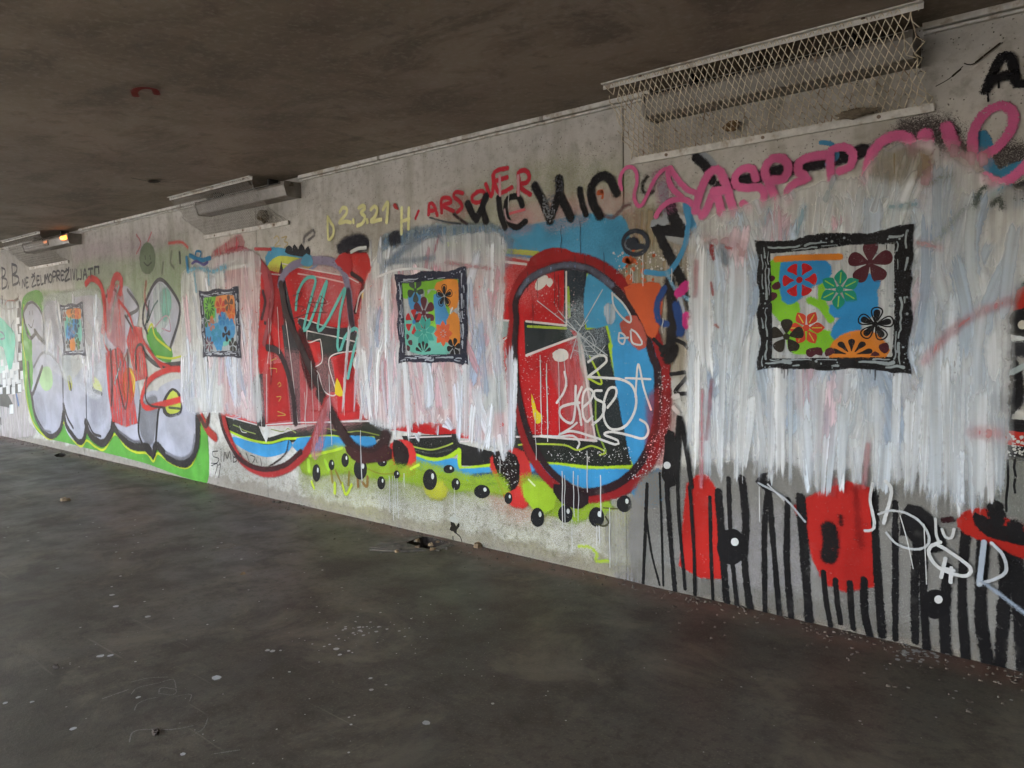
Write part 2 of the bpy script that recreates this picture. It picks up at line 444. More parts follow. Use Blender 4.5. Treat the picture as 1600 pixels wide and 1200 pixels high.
#            edge from..to, edge noise, noise scale, opacity, chips, roughness
FIN = {'line': (.74, 1.0, .40, 80, 1.0, .5, .50), 'spray': (.42, 1.0, .30, 60, 1.0, .3, .52), 'mist': (.0, 1.0, .4, 30, .80, .3, .6),
       'haze': (.0, 1.0, .5, 18, .42, .4, .6), 'stencil': (.55, 1.0, .6, 70, 1.0, .3, .50), 'wash': (.25, 1.0, .9, 24, .94, .5, .45),
       'veil': (.1, 1.0, .8, 24, .66, .5, .45), 'brush': (.55, 1.0, .6, 26, .92, .15, .42), 'thin': (.30, 1.0, .6, 26, .60, .15, .42), 'fresh': (.78, 1.0, .25, 70, 1.0, .0, .45)}
def paint(col, fin='line'):
    key = (col, fin)
    if key in PC: return PC[key]
    lo, hi, amp, nsc, op, chip, rough = FIN[fin]
    t = NT('paint_%s_%s' % (fin, col)); p = t.pos(); c = lin(col)
    uv = t.n('ShaderNodeUVMap', uv_map='st').outputs[0]
    n = t.noise(p, nsc, 2.0, .6)
    amb = t.math('MULTIPLY', t.math('SUBTRACT', n, .5), amp)
    rel = wall_relief(t, p)
    if fin in ('brush', 'thin'):
        al = t.n('ShaderNodeUVMap', uv_map='al').outputs[0]
        st = t.noise(t.mapping(al, (1.1, 24, 1)), 1.0, 2.0, .5)          # broad uneven load of the brush
        hair = t.noise(t.mapping(al, (1.2, 70, 1)), 1.0, 2.5, .5)       # single bristles
        sep = t.n('ShaderNodeSeparateXYZ'); t.l(uv, sep.inputs[0])
        a = t.ramp(t.math('ADD', t.math('ABSOLUTE', sep.outputs[0]), amb), lo, hi, 1, 0)
        e = t.math('ADD', sep.outputs[1], t.math('ADD', t.math('MULTIPLY', t.math('SUBTRACT', st, .5), .9), t.math('MULTIPLY', t.math('SUBTRACT', hair, .5), .9)))
        a = t.math('MULTIPLY', a, t.ramp(e, .50, .80, 1, 0))
        a = t.math('MULTIPLY', a, t.ramp(st, .34, .68, op, op*.45))
        a = t.math('MULTIPLY', a, t.ramp(hair, .40, .68, 1.0, .78)); u = 0.0
        rel = t.math('ADD', t.math('MULTIPLY', t.math('ADD', st, t.math('MULTIPLY', hair, .3)), .6), rel); cv = st
    else:
        ln = t.n('ShaderNodeVectorMath', operation='LENGTH'); t.l(uv, ln.inputs[0])
        a = t.ramp(t.math('ADD', ln.outputs['Value'], amb), lo, hi, op, 0)
        if fin in ('wash', 'veil'):
            st = t.noise(t.mapping(p, (16, 1, 1.8), rot=(0, .06, 0)), 1.0, 3.0, .55)
            a = t.math('MULTIPLY', a, t.ramp(st, .35, .66, 1.0, .62)); cv = st
            hair = t.noise(t.mapping(p, (50, 1, 3), rot=(0, .05, 0)), 1.0, 2.5)
            a = t.math('MULTIPLY', a, t.ramp(hair, .36, .66, 1.0, .70)); u = 0.0
        else:
            cv = t.noise(p, 2.7, 3.0, .6)
            u = t.ramp(t.noise(p, 330.0, 1.0), .30, .70, smooth=False)
    if chip > 0:
        w = t.noise(p, 31.0, 4.0, .7)
        a = t.math('MULTIPLY', a, t.ramp(w, .31, .40, 1-chip, 1))
    # coverage becomes separate droplets and bristle marks, not a translucent film
    if fin not in ('brush', 'thin', 'wash', 'veil'):
        a = t.ramp(t.math('SUBTRACT', a, t.math('MULTIPLY', u, .93)), -.02, .14)
    lo_ = .90 if fin in ('brush', 'thin', 'wash', 'veil') else .74
    base = t.mix(t.ramp(cv, .3, .7), tuple(min(1, x*1.06+.002) for x in c), tuple(x*lo_ for x in c))
    # grime washed down the wall, dust and scuffs
    du = t.noise(p, 7.0, 4.0, .65); gr = t.noise(t.mapping(p, (9, 1, .8)), 1.0, 4.0, .6)
    base = t.mix(t.math('MULTIPLY', t.ramp(gr, .50, .78), .30), base, tuple(x*.55+.004 for x in c))
    base = t.mix(t.math('MULTIPLY', t.ramp(du, .56, .76), .09), base, (.36, .35, .33))
    fine = t.noise(p, 130.0, 2.0, .7)
    base = t.mix(t.math('MULTIPLY', t.ramp(fine, .52, .75), .22), base, tuple(x*.6 for x in c))
    t.bump(rel, .40, .006)
    t.out(base, t.ramp(du, .3, .7, rough-.04, rough+.14), Alpha=a, Specular_IOR_Level=.09)
    PC[key] = t.m
    return t.m

def cm(w, fin='line'):
    if w <= 3.4: return w*.6
    return w*(.78 if fin in ('spray', 'stencil', 'mist') else .62)
def coat(parent, name, specs, label=None, kind=None, joined=False):
    """specs: ('s', tile, pts, width, colour, finish) a stroke; ('f', tile, pts, colour, finish, soft_cm[, smooth]) a filled shape.
    Each becomes a part of its own; joined=True keeps the strokes of one letter or drawing together."""
    P = Paint(); last = None
    for sp in specs:
        if sp[0] == 's': P.stroke(px(sp[1], sp[2]), cm(sp[3], sp[5] if len(sp) > 5 else 'line'), paint(sp[4], sp[5] if len(sp) > 5 else 'line'), **(sp[6] if len(sp) > 6 else {}))
        elif sp[0] == 'o': P.stroke(px(sp[1], sp[2]), cm(sp[3], sp[5] if len(sp) > 5 else 'line'), paint(sp[4], sp[5] if len(sp) > 5 else 'line'), closed=True)
        else: P.fill(px(sp[1], sp[2]), paint(sp[3], sp[4] if len(sp) > 4 else 'stencil'), sp[5] if len(sp) > 5 else 1.2, sp[6] if len(sp) > 6 else True)
        if not joined: last = P.build(name, parent, label, kind); P = Paint()
    return P.build(name, parent, label, kind) if joined else last
def ellipse(cx, cz, rx, rz, n=18, rot=0.0):
    c, s_ = math.cos(rot), math.sin(rot)
    return [(cx+rx*math.cos(a)*c-rz*math.sin(a)*s_, cz+rx*math.cos(a)*s_+rz*math.sin(a)*c) for a in (2*math.pi*i/n for i in range(n))]
def ell_px(tile, x, y, rx, ry, n=16):
    return px(tile, ' '.join('%f,%f' % (x+rx*math.cos(2*math.pi*i/n), y+ry*math.sin(2*math.pi*i/n)) for i in range(n)))
def inside(pt, poly):
    x, y = pt; r = False; n = len(poly)
    for i in range(n):
        (x1, y1), (x2, y2) = poly[i], poly[i-1]
        if (y1 > y) != (y2 > y) and x < (x2-x1)*(y-y1)/(y2-y1)+x1: r = not r
    return r
def spatter(tile, poly, n, r0, r1):
    p = px(tile, poly); xs = [a for a, b in p]; zs = [b for a, b in p]; out = []
    while len(out) < n:
        q = (RND.uniform(min(xs), max(xs)), RND.uniform(min(zs), max(zs)))
        if inside(q, p): out.append((*q, r0+(r1-r0)*RND.random()**3))
    return out
def drip(P, tile, x, y, length, mat, w=.5):
    a, z = px(tile, '%f,%f' % (x, y))[0]
    q = [(a+RND.uniform(-.004, .004), z-length*k/4) for k in range(5)]
    P.stroke(q, w, mat)

RED, RED2, ORG, LIME, GRN, BLU, MAR, BLK, SIL, WHT, PNK, YEL, CYA, GRY, NAVY = ('bb1c22', 'c43230', 'cf6a30', 'a9cf2b', '5a9c35', '3b93cc', '33181e', '131216', 'a6a6b0', 'dde0e4', 'dc6ea2', 'd8da9a', '69bcb6', '85868c', '1c2740')

# --- faded oversprays, the oldest coats
t = thing('overspray', 'faded green and pink overspray under the red spray lettering at the top of the wall', 'overspray')
coat(t, 'tint', [('f', 'P', '700,350 760,300 860,270 960,280 1010,330 1000,420 900,360 780,380', '9aa577', 'haze', 22), ('f', 'P', '780,390 830,330 960,320 1000,360 960,350 850,370', 'c98f86', 'haze', 12),
    ('f', 'P', '520,370 560,345 620,345 640,370 600,390 540,400', '8d8674', 'haze', 15), ('f', 'E', '700,180 900,230 880,380 780,330 690,260', 'b8837a', 'haze', 10)])
t = thing('overspray', 'faded purple, pink and green overspray between the slogan and the small lamp guard', 'overspray')
coat(t, 'tint', [('f', 'A', '380,120 560,90 780,80 880,110 800,170 560,190 380,190', 'b49bb0', 'haze', 30), ('f', 'A', '380,190 640,170 860,90 850,300 700,330 400,300', '8fb27c', 'haze', 26), ('f', 'A', '640,190 840,110 850,280 700,300', '7fae66', 'haze', 22),
    ('s', 'A', '640,20 660,60 640,110', 6, 'c8707a', 'mist'), ('s', 'A', '710,10 690,70 720,90', 6, 'c8707a', 'mist'), ('s', 'A', '790,60 850,55 880,80', 9, 'd0605a', 'mist')])
coat(t, 'head', [('f', 'A', '670,90 690,70 715,90 722,150 700,190 670,180 660,130', '6b7a62', 'spray', 5), ('s', 'A', '680,120 682,135', 3, '3a4238'), ('s', 'A', '703,118 705,134', 3, '3a4238'), ('s', 'A', '675,150 692,165 710,150', 3, '3a4238')], joined=True)
coat(t, 'smudge', [('s', 'A', '805,100 800,150 815,175', 8, '67745f', 'mist'), ('s', 'A', '842,105 845,150', 7, '3f4a40', 'spray'), ('s', 'A', '765,150 760,200', 9, '67745f', 'mist')])
t = thing('overspray', 'grey and olive overspray beside the right-hand red ring, under black zigzag letters', 'overspray')
coat(t, 'tint', [('f', 'E', '860,380 1040,300 1330,420 1330,1200 1080,1200 1000,900 870,700', 'a08e73', 'veil', 8), ('f', 'H', '0,480 110,520 110,840 20,820 -20,640', '9a9aa2', 'veil', 6)])

# --- far-left mural of small black and white blocks
t = thing('block_mural', 'white and teal mural edged with black and white blocks at the left edge', 'mural')
coat(t, 'ground', [('f', 'O', '-90,170 20,160 90,175 150,165 170,400 160,600 165,840 100,1010 -90,990', 'c6ced6', 'wash', 6), ('f', 'O', '-90,850 90,850 200,880 220,1100 260,1190 -90,1190', 'c9c0c2', 'veil', 6)])
coat(t, 'swirl', [('f', 'O', '0,290 60,350 112,420 108,560 78,690 52,600 20,500 -60,480 -60,300', '62c2ac', 'stencil', 3), ('f', 'O', '-60,540 20,540 45,640 20,700 -60,690', 'a9c8c4', 'stencil', 3),
    ('s', 'O', '0,390 25,405 35,440 5,450', 5, '6f7f96', 'spray'), ('s', 'O', '0,190 40,215 100,210 150,190', 4, '8a9096', 'spray'), ('s', 'O', '40,180 60,150 110,150 120,175', 4, 'a06058', 'mist'), ('s', 'O', '110,300 90,350 100,400', 3, '5d6a72')])
P = Paint(); P.fill(px('O', '145,160 160,160 172,300 180,420 188,500 182,640 168,760 150,760 140,600 150,440 135,300'), paint('20242a', 'stencil'), 2, False)
P.fill(px('O', '-30,810 60,815 160,800 160,860 60,880 100,960 75,980 40,970 -30,960'), paint('24343a', 'stencil'), 2, False); P.stroke(px('O', '130,890 145,960'), 9, paint('3c5e94', 'spray')); P.build('shadow_blocks', t)
for i, (x, y, w, h) in enumerate([(125,160,20,46),(128,285,24,45),(152,352,24,50),(138,415,22,52),(165,487,24,58),(145,560,26,56),(160,702,24,60),(140,806,26,56),(125,635,24,50),(100,640,24,56),(78,690,24,60),(40,660,22,50),(112,730,22,52),(95,770,22,50),(20,700,20,50),(60,760,22,50),(22,770,22,55),(0,830,18,48),(50,815,26,62),(92,828,26,52),(75,965,28,66),(5,615,20,45)]):
    coat(t, 'block', [('f', 'O', f'{x},{y} {x+w},{y-4} {x+w+1},{y+h-4} {x+1},{y+h}', 'd6dbe0', 'stencil', 1, False)])
t = thing('dark_mark', 'small dark painted mark low on the wall at the extreme left edge', 'mark')
coat(t, 'mark', [('s', 'O', '5,1070 8,1110', 9, '24262a', 'spray'), ('s', 'A', '10,310 12,340', 8, '2a2c30', 'spray'), ('s', 'A', '70,330 85,320 85,300', 9, '6e5648', 'mist')])

# --- silver bubble letters
t = thing('bubble_mural', 'silver bubble-letter graffiti with black outline and green and yellow halo', 'graffiti')
coat(t, 'halo', [('f', 'A', '112,320 185,290 205,360 170,420 172,560 150,680 165,780 200,870 240,930 290,870 340,950 400,920 460,965 530,900 600,980 690,1000 720,1030 800,1060 900,1080 930,960 962,890 970,1168 880,1152 800,1125 690,1085 600,1060 500,1035 400,1010 300,985 220,965 170,925 140,850 118,740 108,600 104,450', '569e3c', 'stencil', 3), ('f', 'A', '118,320 200,290 330,305 345,335 220,365 140,350', 'a9c98c', 'haze', 8),
    ('f', 'A', '170,490 205,530 180,590 165,540', '62a845', 'stencil', 2), ('f', 'A', '690,490 730,460 800,545 800,610 750,600 715,560', '4f9a3c', 'stencil', 2), ('f', 'A', '205,330 330,300 470,300 480,340 350,340 220,350', 'c6d4c4', 'veil', 8)])
coat(t, 'glow_line', [('s', 'A', '112,350 106,500 122,640 124,760 150,885 200,955 240,978 280,945 298,900 330,965 380,1012 408,985 450,1015 490,1026 540,955 590,1012 640,1040 690,1045 720,1082 742,1045 800,1088 870,1112 910,1080 932,1000 940,925', 5, 'c3cf33', 'spray'),
    ('s', 'A', '690,480 712,440 730,500 800,560', 5, 'c8d23c', 'spray'), ('s', 'A', '735,590 800,600 850,590', 4, 'c8d23c', 'spray')])
for pts in ['125,350 150,335 190,370 205,430 225,480 262,540 290,620 300,700 300,830 288,925 248,960 202,935 165,860 150,770 160,700 155,600 150,500 122,430 115,380',
            '215,350 250,335 292,360 300,420 330,480 332,600 345,700 400,640 412,760 407,880 395,965 362,985 325,955 303,885 297,700 290,560 250,520 215,430',
            '345,330 420,310 470,330 482,420 502,560 512,700 530,900 492,975 445,990 412,935 407,800 420,620 440,480 400,400',
            '485,560 560,600 640,690 662,950 662,995 602,990 552,935 532,880 508,720', '660,800 740,760 760,870 720,1025 660,965',
            '742,760 800,715 865,715 930,860 930,1000 892,1072 852,1088 790,1062 738,990 745,880', '685,400 700,300 750,235 830,330 838,400 800,540 720,430', '500,300 530,275 600,270 640,340 650,400 600,560 520,560 490,420']:
    coat(t, 'letter_fill', [('f', 'A', pts, 'b2b4c4', 'stencil', 2)])
coat(t, 'shading', [('f', 'A', '160,770 190,770 215,860 205,920 175,860', '8d8e98', 'haze', 6), ('f', 'A', '665,830 735,790 715,990 665,950', '77787f', 'mist', 5), ('f', 'A', '420,640 480,660 500,860 440,900', '9596a2', 'haze', 6), ('f', 'A', '190,660 235,650 245,720 215,745 190,710', 'a8c99a', 'stencil', 3),
    ('f', 'A', '440,690 470,720 478,755 445,750', 'c5cc3e', 'stencil', 2), ('f', 'A', '320,690 335,690 338,735 328,745', 'b7b84a', 'stencil', 2), ('f', 'A', '720,310 750,250 790,320 790,420 740,470', 'c9d6d6', 'veil', 4), ('f', 'A', '755,300 790,280 800,360 770,420', '7cbfae', 'veil', 4)])
coat(t, 'outline', [('s', 'A', '150,770 165,862 205,940 245,966 285,930 300,850', 14.3, '1b1b20', 'stencil', {'w2': 9}), ('s', 'A', '300,820 310,905 340,955 370,990 395,978 410,900', 13.0, '1b1b20', 'stencil'), ('s', 'A', '404,900 422,955 460,990 492,994 525,945 532,900', 16.9, '1b1b20', 'stencil'),
    ('s', 'A', '532,915 562,958 612,1005 660,1015 697,1016 720,1055 735,1005 790,1064 850,1090 890,1080 925,1005 930,860', 15.6, '1b1b20', 'stencil'), ('s', 'A', '130,345 112,390 125,470 145,505 170,480', 9.1, '25252b', 'stencil'), ('s', 'A', '130,345 160,340 200,400 210,520', 6.5, '3a3a42', 'line'),
    ('s', 'A', '165,470 185,500 210,525', 11.7, '2a2a30', 'stencil'), ('s', 'A', '132,620 140,720 152,770 180,700 200,640', 10.4, '2a2a30', 'stencil'), ('s', 'A', '160,640 200,575 250,590 290,660 298,780', 7.8, '75767f', 'line'), ('s', 'A', '215,420 210,360 240,338 285,365', 6.5, '9294a0', 'line'),
    ('s', 'A', '296,580 298,700 298,840', 5.2, '55565e', 'line'), ('s', 'A', '325,690 335,745', 7.8, '33333a', 'line'), ('s', 'A', '405,690 408,900', 5.2, '3c3c44', 'line'), ('s', 'A', '432,690 440,745 478,765', 9.1, '26262c', 'line'), ('s', 'A', '305,830 320,880 345,925', 7.8, '2a2a30', 'line'),
    ('s', 'A', '415,900 440,950 475,965', 6.5, '2a2a30', 'line'), ('s', 'A', '660,800 655,960 720,1050 745,850 760,820', 7.8, '1b1b20', 'line'), ('s', 'A', '690,480 670,420 685,330 750,230 835,330 838,420 800,545', 7.8, '3b3b42', 'line'), ('s', 'A', '500,310 530,275 560,300', 6.5, '4a4a50', 'line'), ('s', 'A', '600,280 650,360 600,400', 7.8, '55555c', 'line'),
    ('s', 'A', '640,560 655,540 690,590 740,630 800,630 850,625', 10.4, '26262c', 'line')])
coat(t, 'face', [('s', 'A', '140,380 141,395', 3, '2a2a30'), ('s', 'A', '154,378 155,394', 3, '2a2a30'), ('s', 'A', '135,440 150,455 160,420', 3, '2a2a30')], joined=True)
coat(t, 'eye', [('f', 'A', '770,800 810,745 850,780 850,850 800,870 770,850', '1b1b20', 'stencil', 2), ('f', 'A', '785,795 815,755 842,790 845,840 800,855 782,835', 'b9c44a', 'stencil', 1.5), ('s', 'A', '795,830 845,835', 5, '3c4a30', 'line')], joined=True)
coat(t, 'spike', [('f', 'A', '575,700 605,650 630,680 628,770 605,800 580,770', 'c98a34', 'stencil', 3), ('s', 'A', '615,660 632,700 622,780', 4, 'd8c83c', 'line')], joined=True)
coat(t, 'shading', [('f', 'A', '215,370 250,350 280,380 290,520 250,510', 'd2c6d6', 'haze', 8), ('f', 'A', '360,350 440,340 460,520 400,520', 'd0bccb', 'haze', 8), ('s', 'A', '170,880 200,930 240,945', 9, '6a6a72', 'mist'), ('s', 'A', '560,940 620,985 660,990', 9, '6a6a72', 'mist'), ('s', 'A', '780,1040 850,1070 900,1040 915,960', 10, '77777f', 'mist'), ('f', 'A', '300,600 330,590 335,690 305,700', 'c6d2b8', 'haze', 6), ('s', 'A', '450,400 470,500 480,620', 8, 'c9b4c4', 'haze'), ('f', 'A', '790,900 880,880 900,980 830,1010', 'cfd0da', 'haze', 8)])
t = thing('red_brushwork', 'translucent red letters painted over the silver bubble letters', 'graffiti')
coat(t, 'letter', [('s', 'A', '405,250 430,225 470,250 490,320 492,400 482,470', 15, RED2, 'spray'), ('s', 'A', '515,320 540,220 570,230 565,290', 17, 'c04446', 'spray'), ('f', 'A', '500,300 540,260 575,300 585,560 545,540 500,470', 'c24a4c', 'veil', 4), ('f', 'A', '498,580 560,550 610,660 645,900 592,915 530,890 510,740', RED2, 'wash', 3, False)])
coat(t, 'letter', [('f', 'A', '615,450 665,460 692,690 640,700 598,520', RED2, 'wash', 3, False), ('s', 'A', '685,240 680,320 700,400', 10, RED2, 'veil'), ('s', 'A', '690,540 740,610 800,640', 6, RED2, 'spray')])
coat(t, 'scribble', [('s', 'A', '480,300 500,420 490,520 530,600', 6, 'b83a3c', 'spray'), ('s', 'A', '560,330 610,400 640,520 620,600', 7, 'b83a3c', 'spray'), ('s', 'A', '640,460 700,560 760,640', 8, 'b83a3c', 'spray'), ('s', 'A', '600,560 570,680 590,800', 5, '8a2a2c', 'mist'), ('s', 'A', '680,600 690,680 680,720', 6, 'b83a3c', 'spray')])
coat(t, 'ring', [('s', 'A', '860,650 785,655 705,700 668,780 685,830 760,815 860,790', 12, RED2, 'spray')])
coat(t, 'dark_edge', [('s', 'A', '520,560 528,700 525,820', 7, '3a2022', 'spray'), ('s', 'A', '545,560 560,720 590,835 605,720 600,560', 6, '4a2024', 'line'), ('s', 'A', '640,650 640,560 665,535 690,590', 6, '2b2226', 'line'), ('s', 'A', '690,690 685,780 710,820 770,830', 5, '3a2022', 'line'), ('s', 'A', '590,400 625,460', 6, '33262a', 'line')])
coat(t, 'teal_smear', [('s', 'A', '560,260 530,380 520,470', 12, '8fbcbc', 'veil'), ('s', 'A', '570,620 540,720', 10, '8fb4bc', 'veil'), ('s', 'A', '700,330 690,430 720,360 740,330', 4, '2c4a48', 'line'), ('s', 'A', '680,460 700,380 690,350', 4, '2c3c40', 'line'), ('s', 'A', '720,460 780,400 800,470 760,460', 3, 'a07a8a', 'line')])
# --- central red block-letter mural
t = thing('overspray', 'yellow-green overspray on the lower wall beneath the black bubbles', 'overspray')
coat(t, 'tint', [('f', 'P', '480,740 560,735 680,765 820,790 960,800 1000,800 1000,860 940,880 820,850 700,825 600,800 490,775', 'a0a05c', 'haze', 20), ('f', 'P', '600,770 700,780 840,815 950,830 980,880 880,865 740,835 620,805', '8f8d66', 'haze', 16), ('f', 'P', '340,700 400,720 440,745 480,770 420,765 350,745', '9a9486', 'haze', 14)])
t = thing('red_mural', 'red block-letter mural with black, lime and blue edges across the wall\'s middle', 'graffiti')
coat(t, 'underglow', [('f', 'D', '0,690 180,640 420,690 620,760 940,800 1200,820 1400,900 1520,960 1500,1060 1300,960 1000,920 700,930 400,880 150,880 -30,840', '9aa55a', 'haze', 14), ('f', 'D', '1160,900 1400,880 1500,1000 1280,1040', 'c08a70', 'haze', 14)])
coat(t, 'sky_block', [('f', 'E', '95,430 350,385 600,335 780,340 850,370 862,560 800,625 600,585 300,545 90,512', '4f9fca', 'spray', 5), ('f', 'E', '400,400 620,340 830,380 840,480 600,500', '3d7fa6', 'haze', 10), ('f', 'C', '270,590 340,560 350,660 280,650', '55a4cf', 'spray', 4), ('f', 'B', '440,150 620,190 610,230 480,230 430,220', '55a4cf', 'spray', 5), ('f', 'C', '480,480 860,400 1220,420 1215,500 860,480 640,560', '7ea3bd', 'veil', 8)])
coat(t, 'lime_edge', [('s', 'C', '860,485 1000,505 1200,525 1440,545', 6, 'b9c75e', 'spray'), ('f', 'B', '470,180 610,200 600,225 500,215 480,240 420,240', 'c6d058', 'stencil', 2), ('s', 'C', '275,665 350,690', 7, 'b9c75e', 'spray')])
coat(t, 'red_field', [('f', 'P', '352,425 400,420 440,430 470,420 560,440 605,440 700,402 760,398 890,425 902,560 912,690 800,690 580,665 480,660 400,664 350,650', RED, 'stencil', 2, False), ('f', 'C', '240,570 330,560 390,600 360,980 300,1000', RED2, 'stencil', 3)])
coat(t, 'pink_shade', [('f', 'P', '478,420 540,420 560,450 550,490 500,480', 'c98a92', 'haze', 14), ('f', 'P', '700,405 800,405 850,430 820,460 720,440', 'c77a7c', 'haze', 14), ('f', 'F', '330,60 430,60 520,350 530,440 450,440 380,260', 'c46a70', 'veil', 5)])
coat(t, 'black_field', [('f', 'E', '500,655 640,680 630,990 590,1020 500,990', '26303a', 'stencil', 3, False), ('f', 'E', '245,980 500,1010 540,1060 250,1170', '202a2c', 'stencil', 2, False), ('f', 'E', '620,1010 755,985 800,1200 640,1200 600,1080', '2a3440', 'stencil', 2, False), ('f', 'F', '490,30 620,0 735,590 545,490 530,250', '20282c', 'stencil', 2, False),
    ('f', 'C', '1105,955 1265,970 1262,1040 1110,1120', '8f9fa0', 'stencil', 2, False), ('f', 'C', '1370,985 1520,1000 1520,1120 1380,1170', '20282c', 'stencil', 2, False),
    ('f', 'B', '485,200 560,560 568,920 535,918 500,560 470,300', '22222a', 'stencil', 2, False), ('f', 'B', '560,450 640,480 830,520 840,575 700,620 735,775 670,770 640,680 670,640 660,550 600,540', '232a2a', 'stencil', 2, False), ('f', 'B', '350,720 400,700 412,930 380,925', '26262c', 'stencil', 2, False),
    ('s', 'B', '800,250 850,290 840,340 815,420', 7, '2a1c20', 'spray'), ('s', 'B', '765,680 800,685 850,700', 14, '1d1d24', 'stencil'), ('f', 'D', '1105,210 1225,160 1245,405 1115,415', '8d9c98', 'stencil', 2, False), ('f', 'D', '1265,480 1315,480 1310,640 1265,680', '17171b', 'stencil', 2, False), ('f', 'D', '60,140 95,110 150,190 170,280 110,290', '2a3330', 'stencil', 2, False)])
coat(t, 'base_band', [('f', 'B', '235,890 378,928 400,975 430,990 560,950 700,920 930,905 960,960 840,975 700,985 560,990 430,1015 340,985 255,950', '1f2422', 'stencil', 2, False), ('f', 'D', '60,480 460,475 480,560 430,580 250,590 80,570', '242822', 'stencil', 2, False), ('f', 'D', '600,570 940,560 950,640 870,690 760,695 680,675 630,620', '1b1e1e', 'stencil', 2, False), ('f', 'D', '955,620 1190,680 1190,745 970,740', '17181a', 'stencil', 2, False), ('f', 'F', '150,480 300,450 545,490 720,470 722,598 350,582 150,575', '1c211f', 'stencil', 2, False), ('f', 'D', '1310,560 1520,570 1520,740 1330,740', '1c1f1d', 'stencil', 2, False)])
coat(t, 'band_highlight', [('s', 'B', '270,925 295,935 320,950 370,965', 2, '8fa05a'), ('s', 'B', '440,945 490,955 515,942 550,960', 2, '8fa05a'), ('s', 'D', '110,515 240,540 330,535 450,560', 2, '7d8a3c'), ('s', 'D', '630,620 700,640 780,650 860,630 910,610', 2.2, '9fb04a'), ('s', 'F', '160,490 215,485 380,490 450,515 520,495 590,525 560,540', 2.2, 'a4b83e'), ('s', 'F', '500,160 570,185 510,50', 2.5, 'b6cc3a'), ('s', 'F', '540,260 545,400 590,520', 3, '7f9a3a', 'spray'), ('s', 'E', '510,760 520,940', 4, '8fae3a', 'spray'), ('s', 'E', '260,1000 500,1012', 3, 'a0b83c'), ('s', 'D', '680,655 780,672 900,650', 4, '6d7a70', 'haze')])
coat(t, 'pale_mist', [('f', 'E', '520,880 640,900 720,1000 700,1150 600,1180 530,1080', 'a9b6bf', 'haze', 9), ('f', 'B', '430,640 560,620 840,700 830,900 430,900', 'c98a90', 'haze', 10), ('f', 'C', '480,470 860,400 1220,420 1215,640 860,600 560,640', '7f9ab4', 'veil', 6)])
coat(t, 'lime_line', [('s', 'B', '245,950 340,990 430,1005 500,988 560,985 700,975 760,985', 4, LIME, 'spray'), ('s', 'D', '20,580 220,575 420,575', 4, LIME, 'spray'), ('s', 'D', '640,672 720,700 800,715 880,700 950,655', 6, LIME, 'spray'), ('s', 'D', '952,655 962,765 1060,765 1180,750 1330,742 1480,738', 6.5, LIME, 'spray'), ('s', 'F', '150,585 350,592 540,610 722,605', 7, LIME, 'spray'), ('s', 'E', '640,680 632,1000', 5.5, LIME, 'spray'), ('s', 'E', '632,1005 758,978', 5.5, LIME, 'spray'), ('s', 'E', '758,978 822,1205', 7, LIME, 'spray'), ('s', 'F', '618,0 680,310 735,592', 7.5, LIME, 'spray')])
coat(t, 'blue_band', [('f', 'B', '268,985 350,1008 430,1022 522,1002 518,1032 430,1060 360,1045 305,1018', BLU, 'spray', 2.5), ('f', 'B', '560,995 740,990 760,1020 560,1035', BLU, 'spray', 3), ('f', 'D', '250,580 420,590 400,625 300,610', BLU, 'spray', 3), ('f', 'D', '650,700 720,722 800,742 930,722 945,785 1190,778 1205,815 1060,838 960,818 915,795 760,768 680,752', BLU, 'spray', 3), ('f', 'D', '1340,755 1520,760 1520,840 1400,830 1345,800', BLU, 'spray', 3), ('f', 'F', '180,600 360,605 480,625 722,630 640,690 540,700 420,665 330,640 190,660', BLU, 'spray', 3),
    ('f', 'E', '650,685 780,785 900,960 912,1205 830,1205 770,975 640,990', '4a9cc8', 'spray', 3), ('f', 'F', '640,0 825,0 822,250 800,420 745,570 722,540', BLU, 'spray', 3), ('f', 'F', '740,720 830,650 860,640 860,740 800,775', BLU, 'spray', 5), ('s', 'D', '690,735 830,765 900,760', 3, '2b5f94', 'haze'), ('f', 'D', '1020,830 1120,820 1200,815 1170,845 1090,850', '27456f', 'spray', 4), ('f', 'D', '1400,810 1470,810 1480,860 1420,860', '2a4a76', 'spray', 4)])
coat(t, 'white_splash', [('f', 'B', '388,930 400,960 418,1000 430,960 418,925 408,970', 'd4d6d6', 'spray', 1.5, False), ('s', 'B', '372,700 392,800 398,930', 3.4, 'cfd4d6', 'mist'), ('s', 'B', '300,930 310,955 330,960', 1.6, 'cfd4d0', 'line'), ('s', 'B', '500,950 515,935 530,950', 1.6, 'cfd4d0', 'line')])
coat(t, 'panel_edge', [('f', 'B', '428,300 470,290 492,470 470,500 440,460', 'a8181e', 'stencil', 1.5, False), ('f', 'B', '430,660 500,650 522,900 430,912', 'a8181e', 'stencil', 1.5, False), ('f', 'B', '575,560 632,575 650,640 610,650', 'c62a2c', 'stencil', 1.5, False), ('f', 'B', '720,640 838,604 830,890 742,900 740,800', 'c0242a', 'stencil', 1.5, False), ('s', 'B', '428,300 440,460 425,650', 2, 'd4bcbc', 'line'), ('s', 'B', '560,250 700,275 790,310 800,420', 2.4, 'd9b4b4', 'line'), ('s', 'B', '580,640 600,760 590,905', 2, 'd4bcbc', 'line'), ('s', 'B', '845,600 842,900', 2, 'd4c8c8', 'line'), ('s', 'B', '560,470 575,450 700,490 820,505', 2, 'cfc4c4', 'line')])
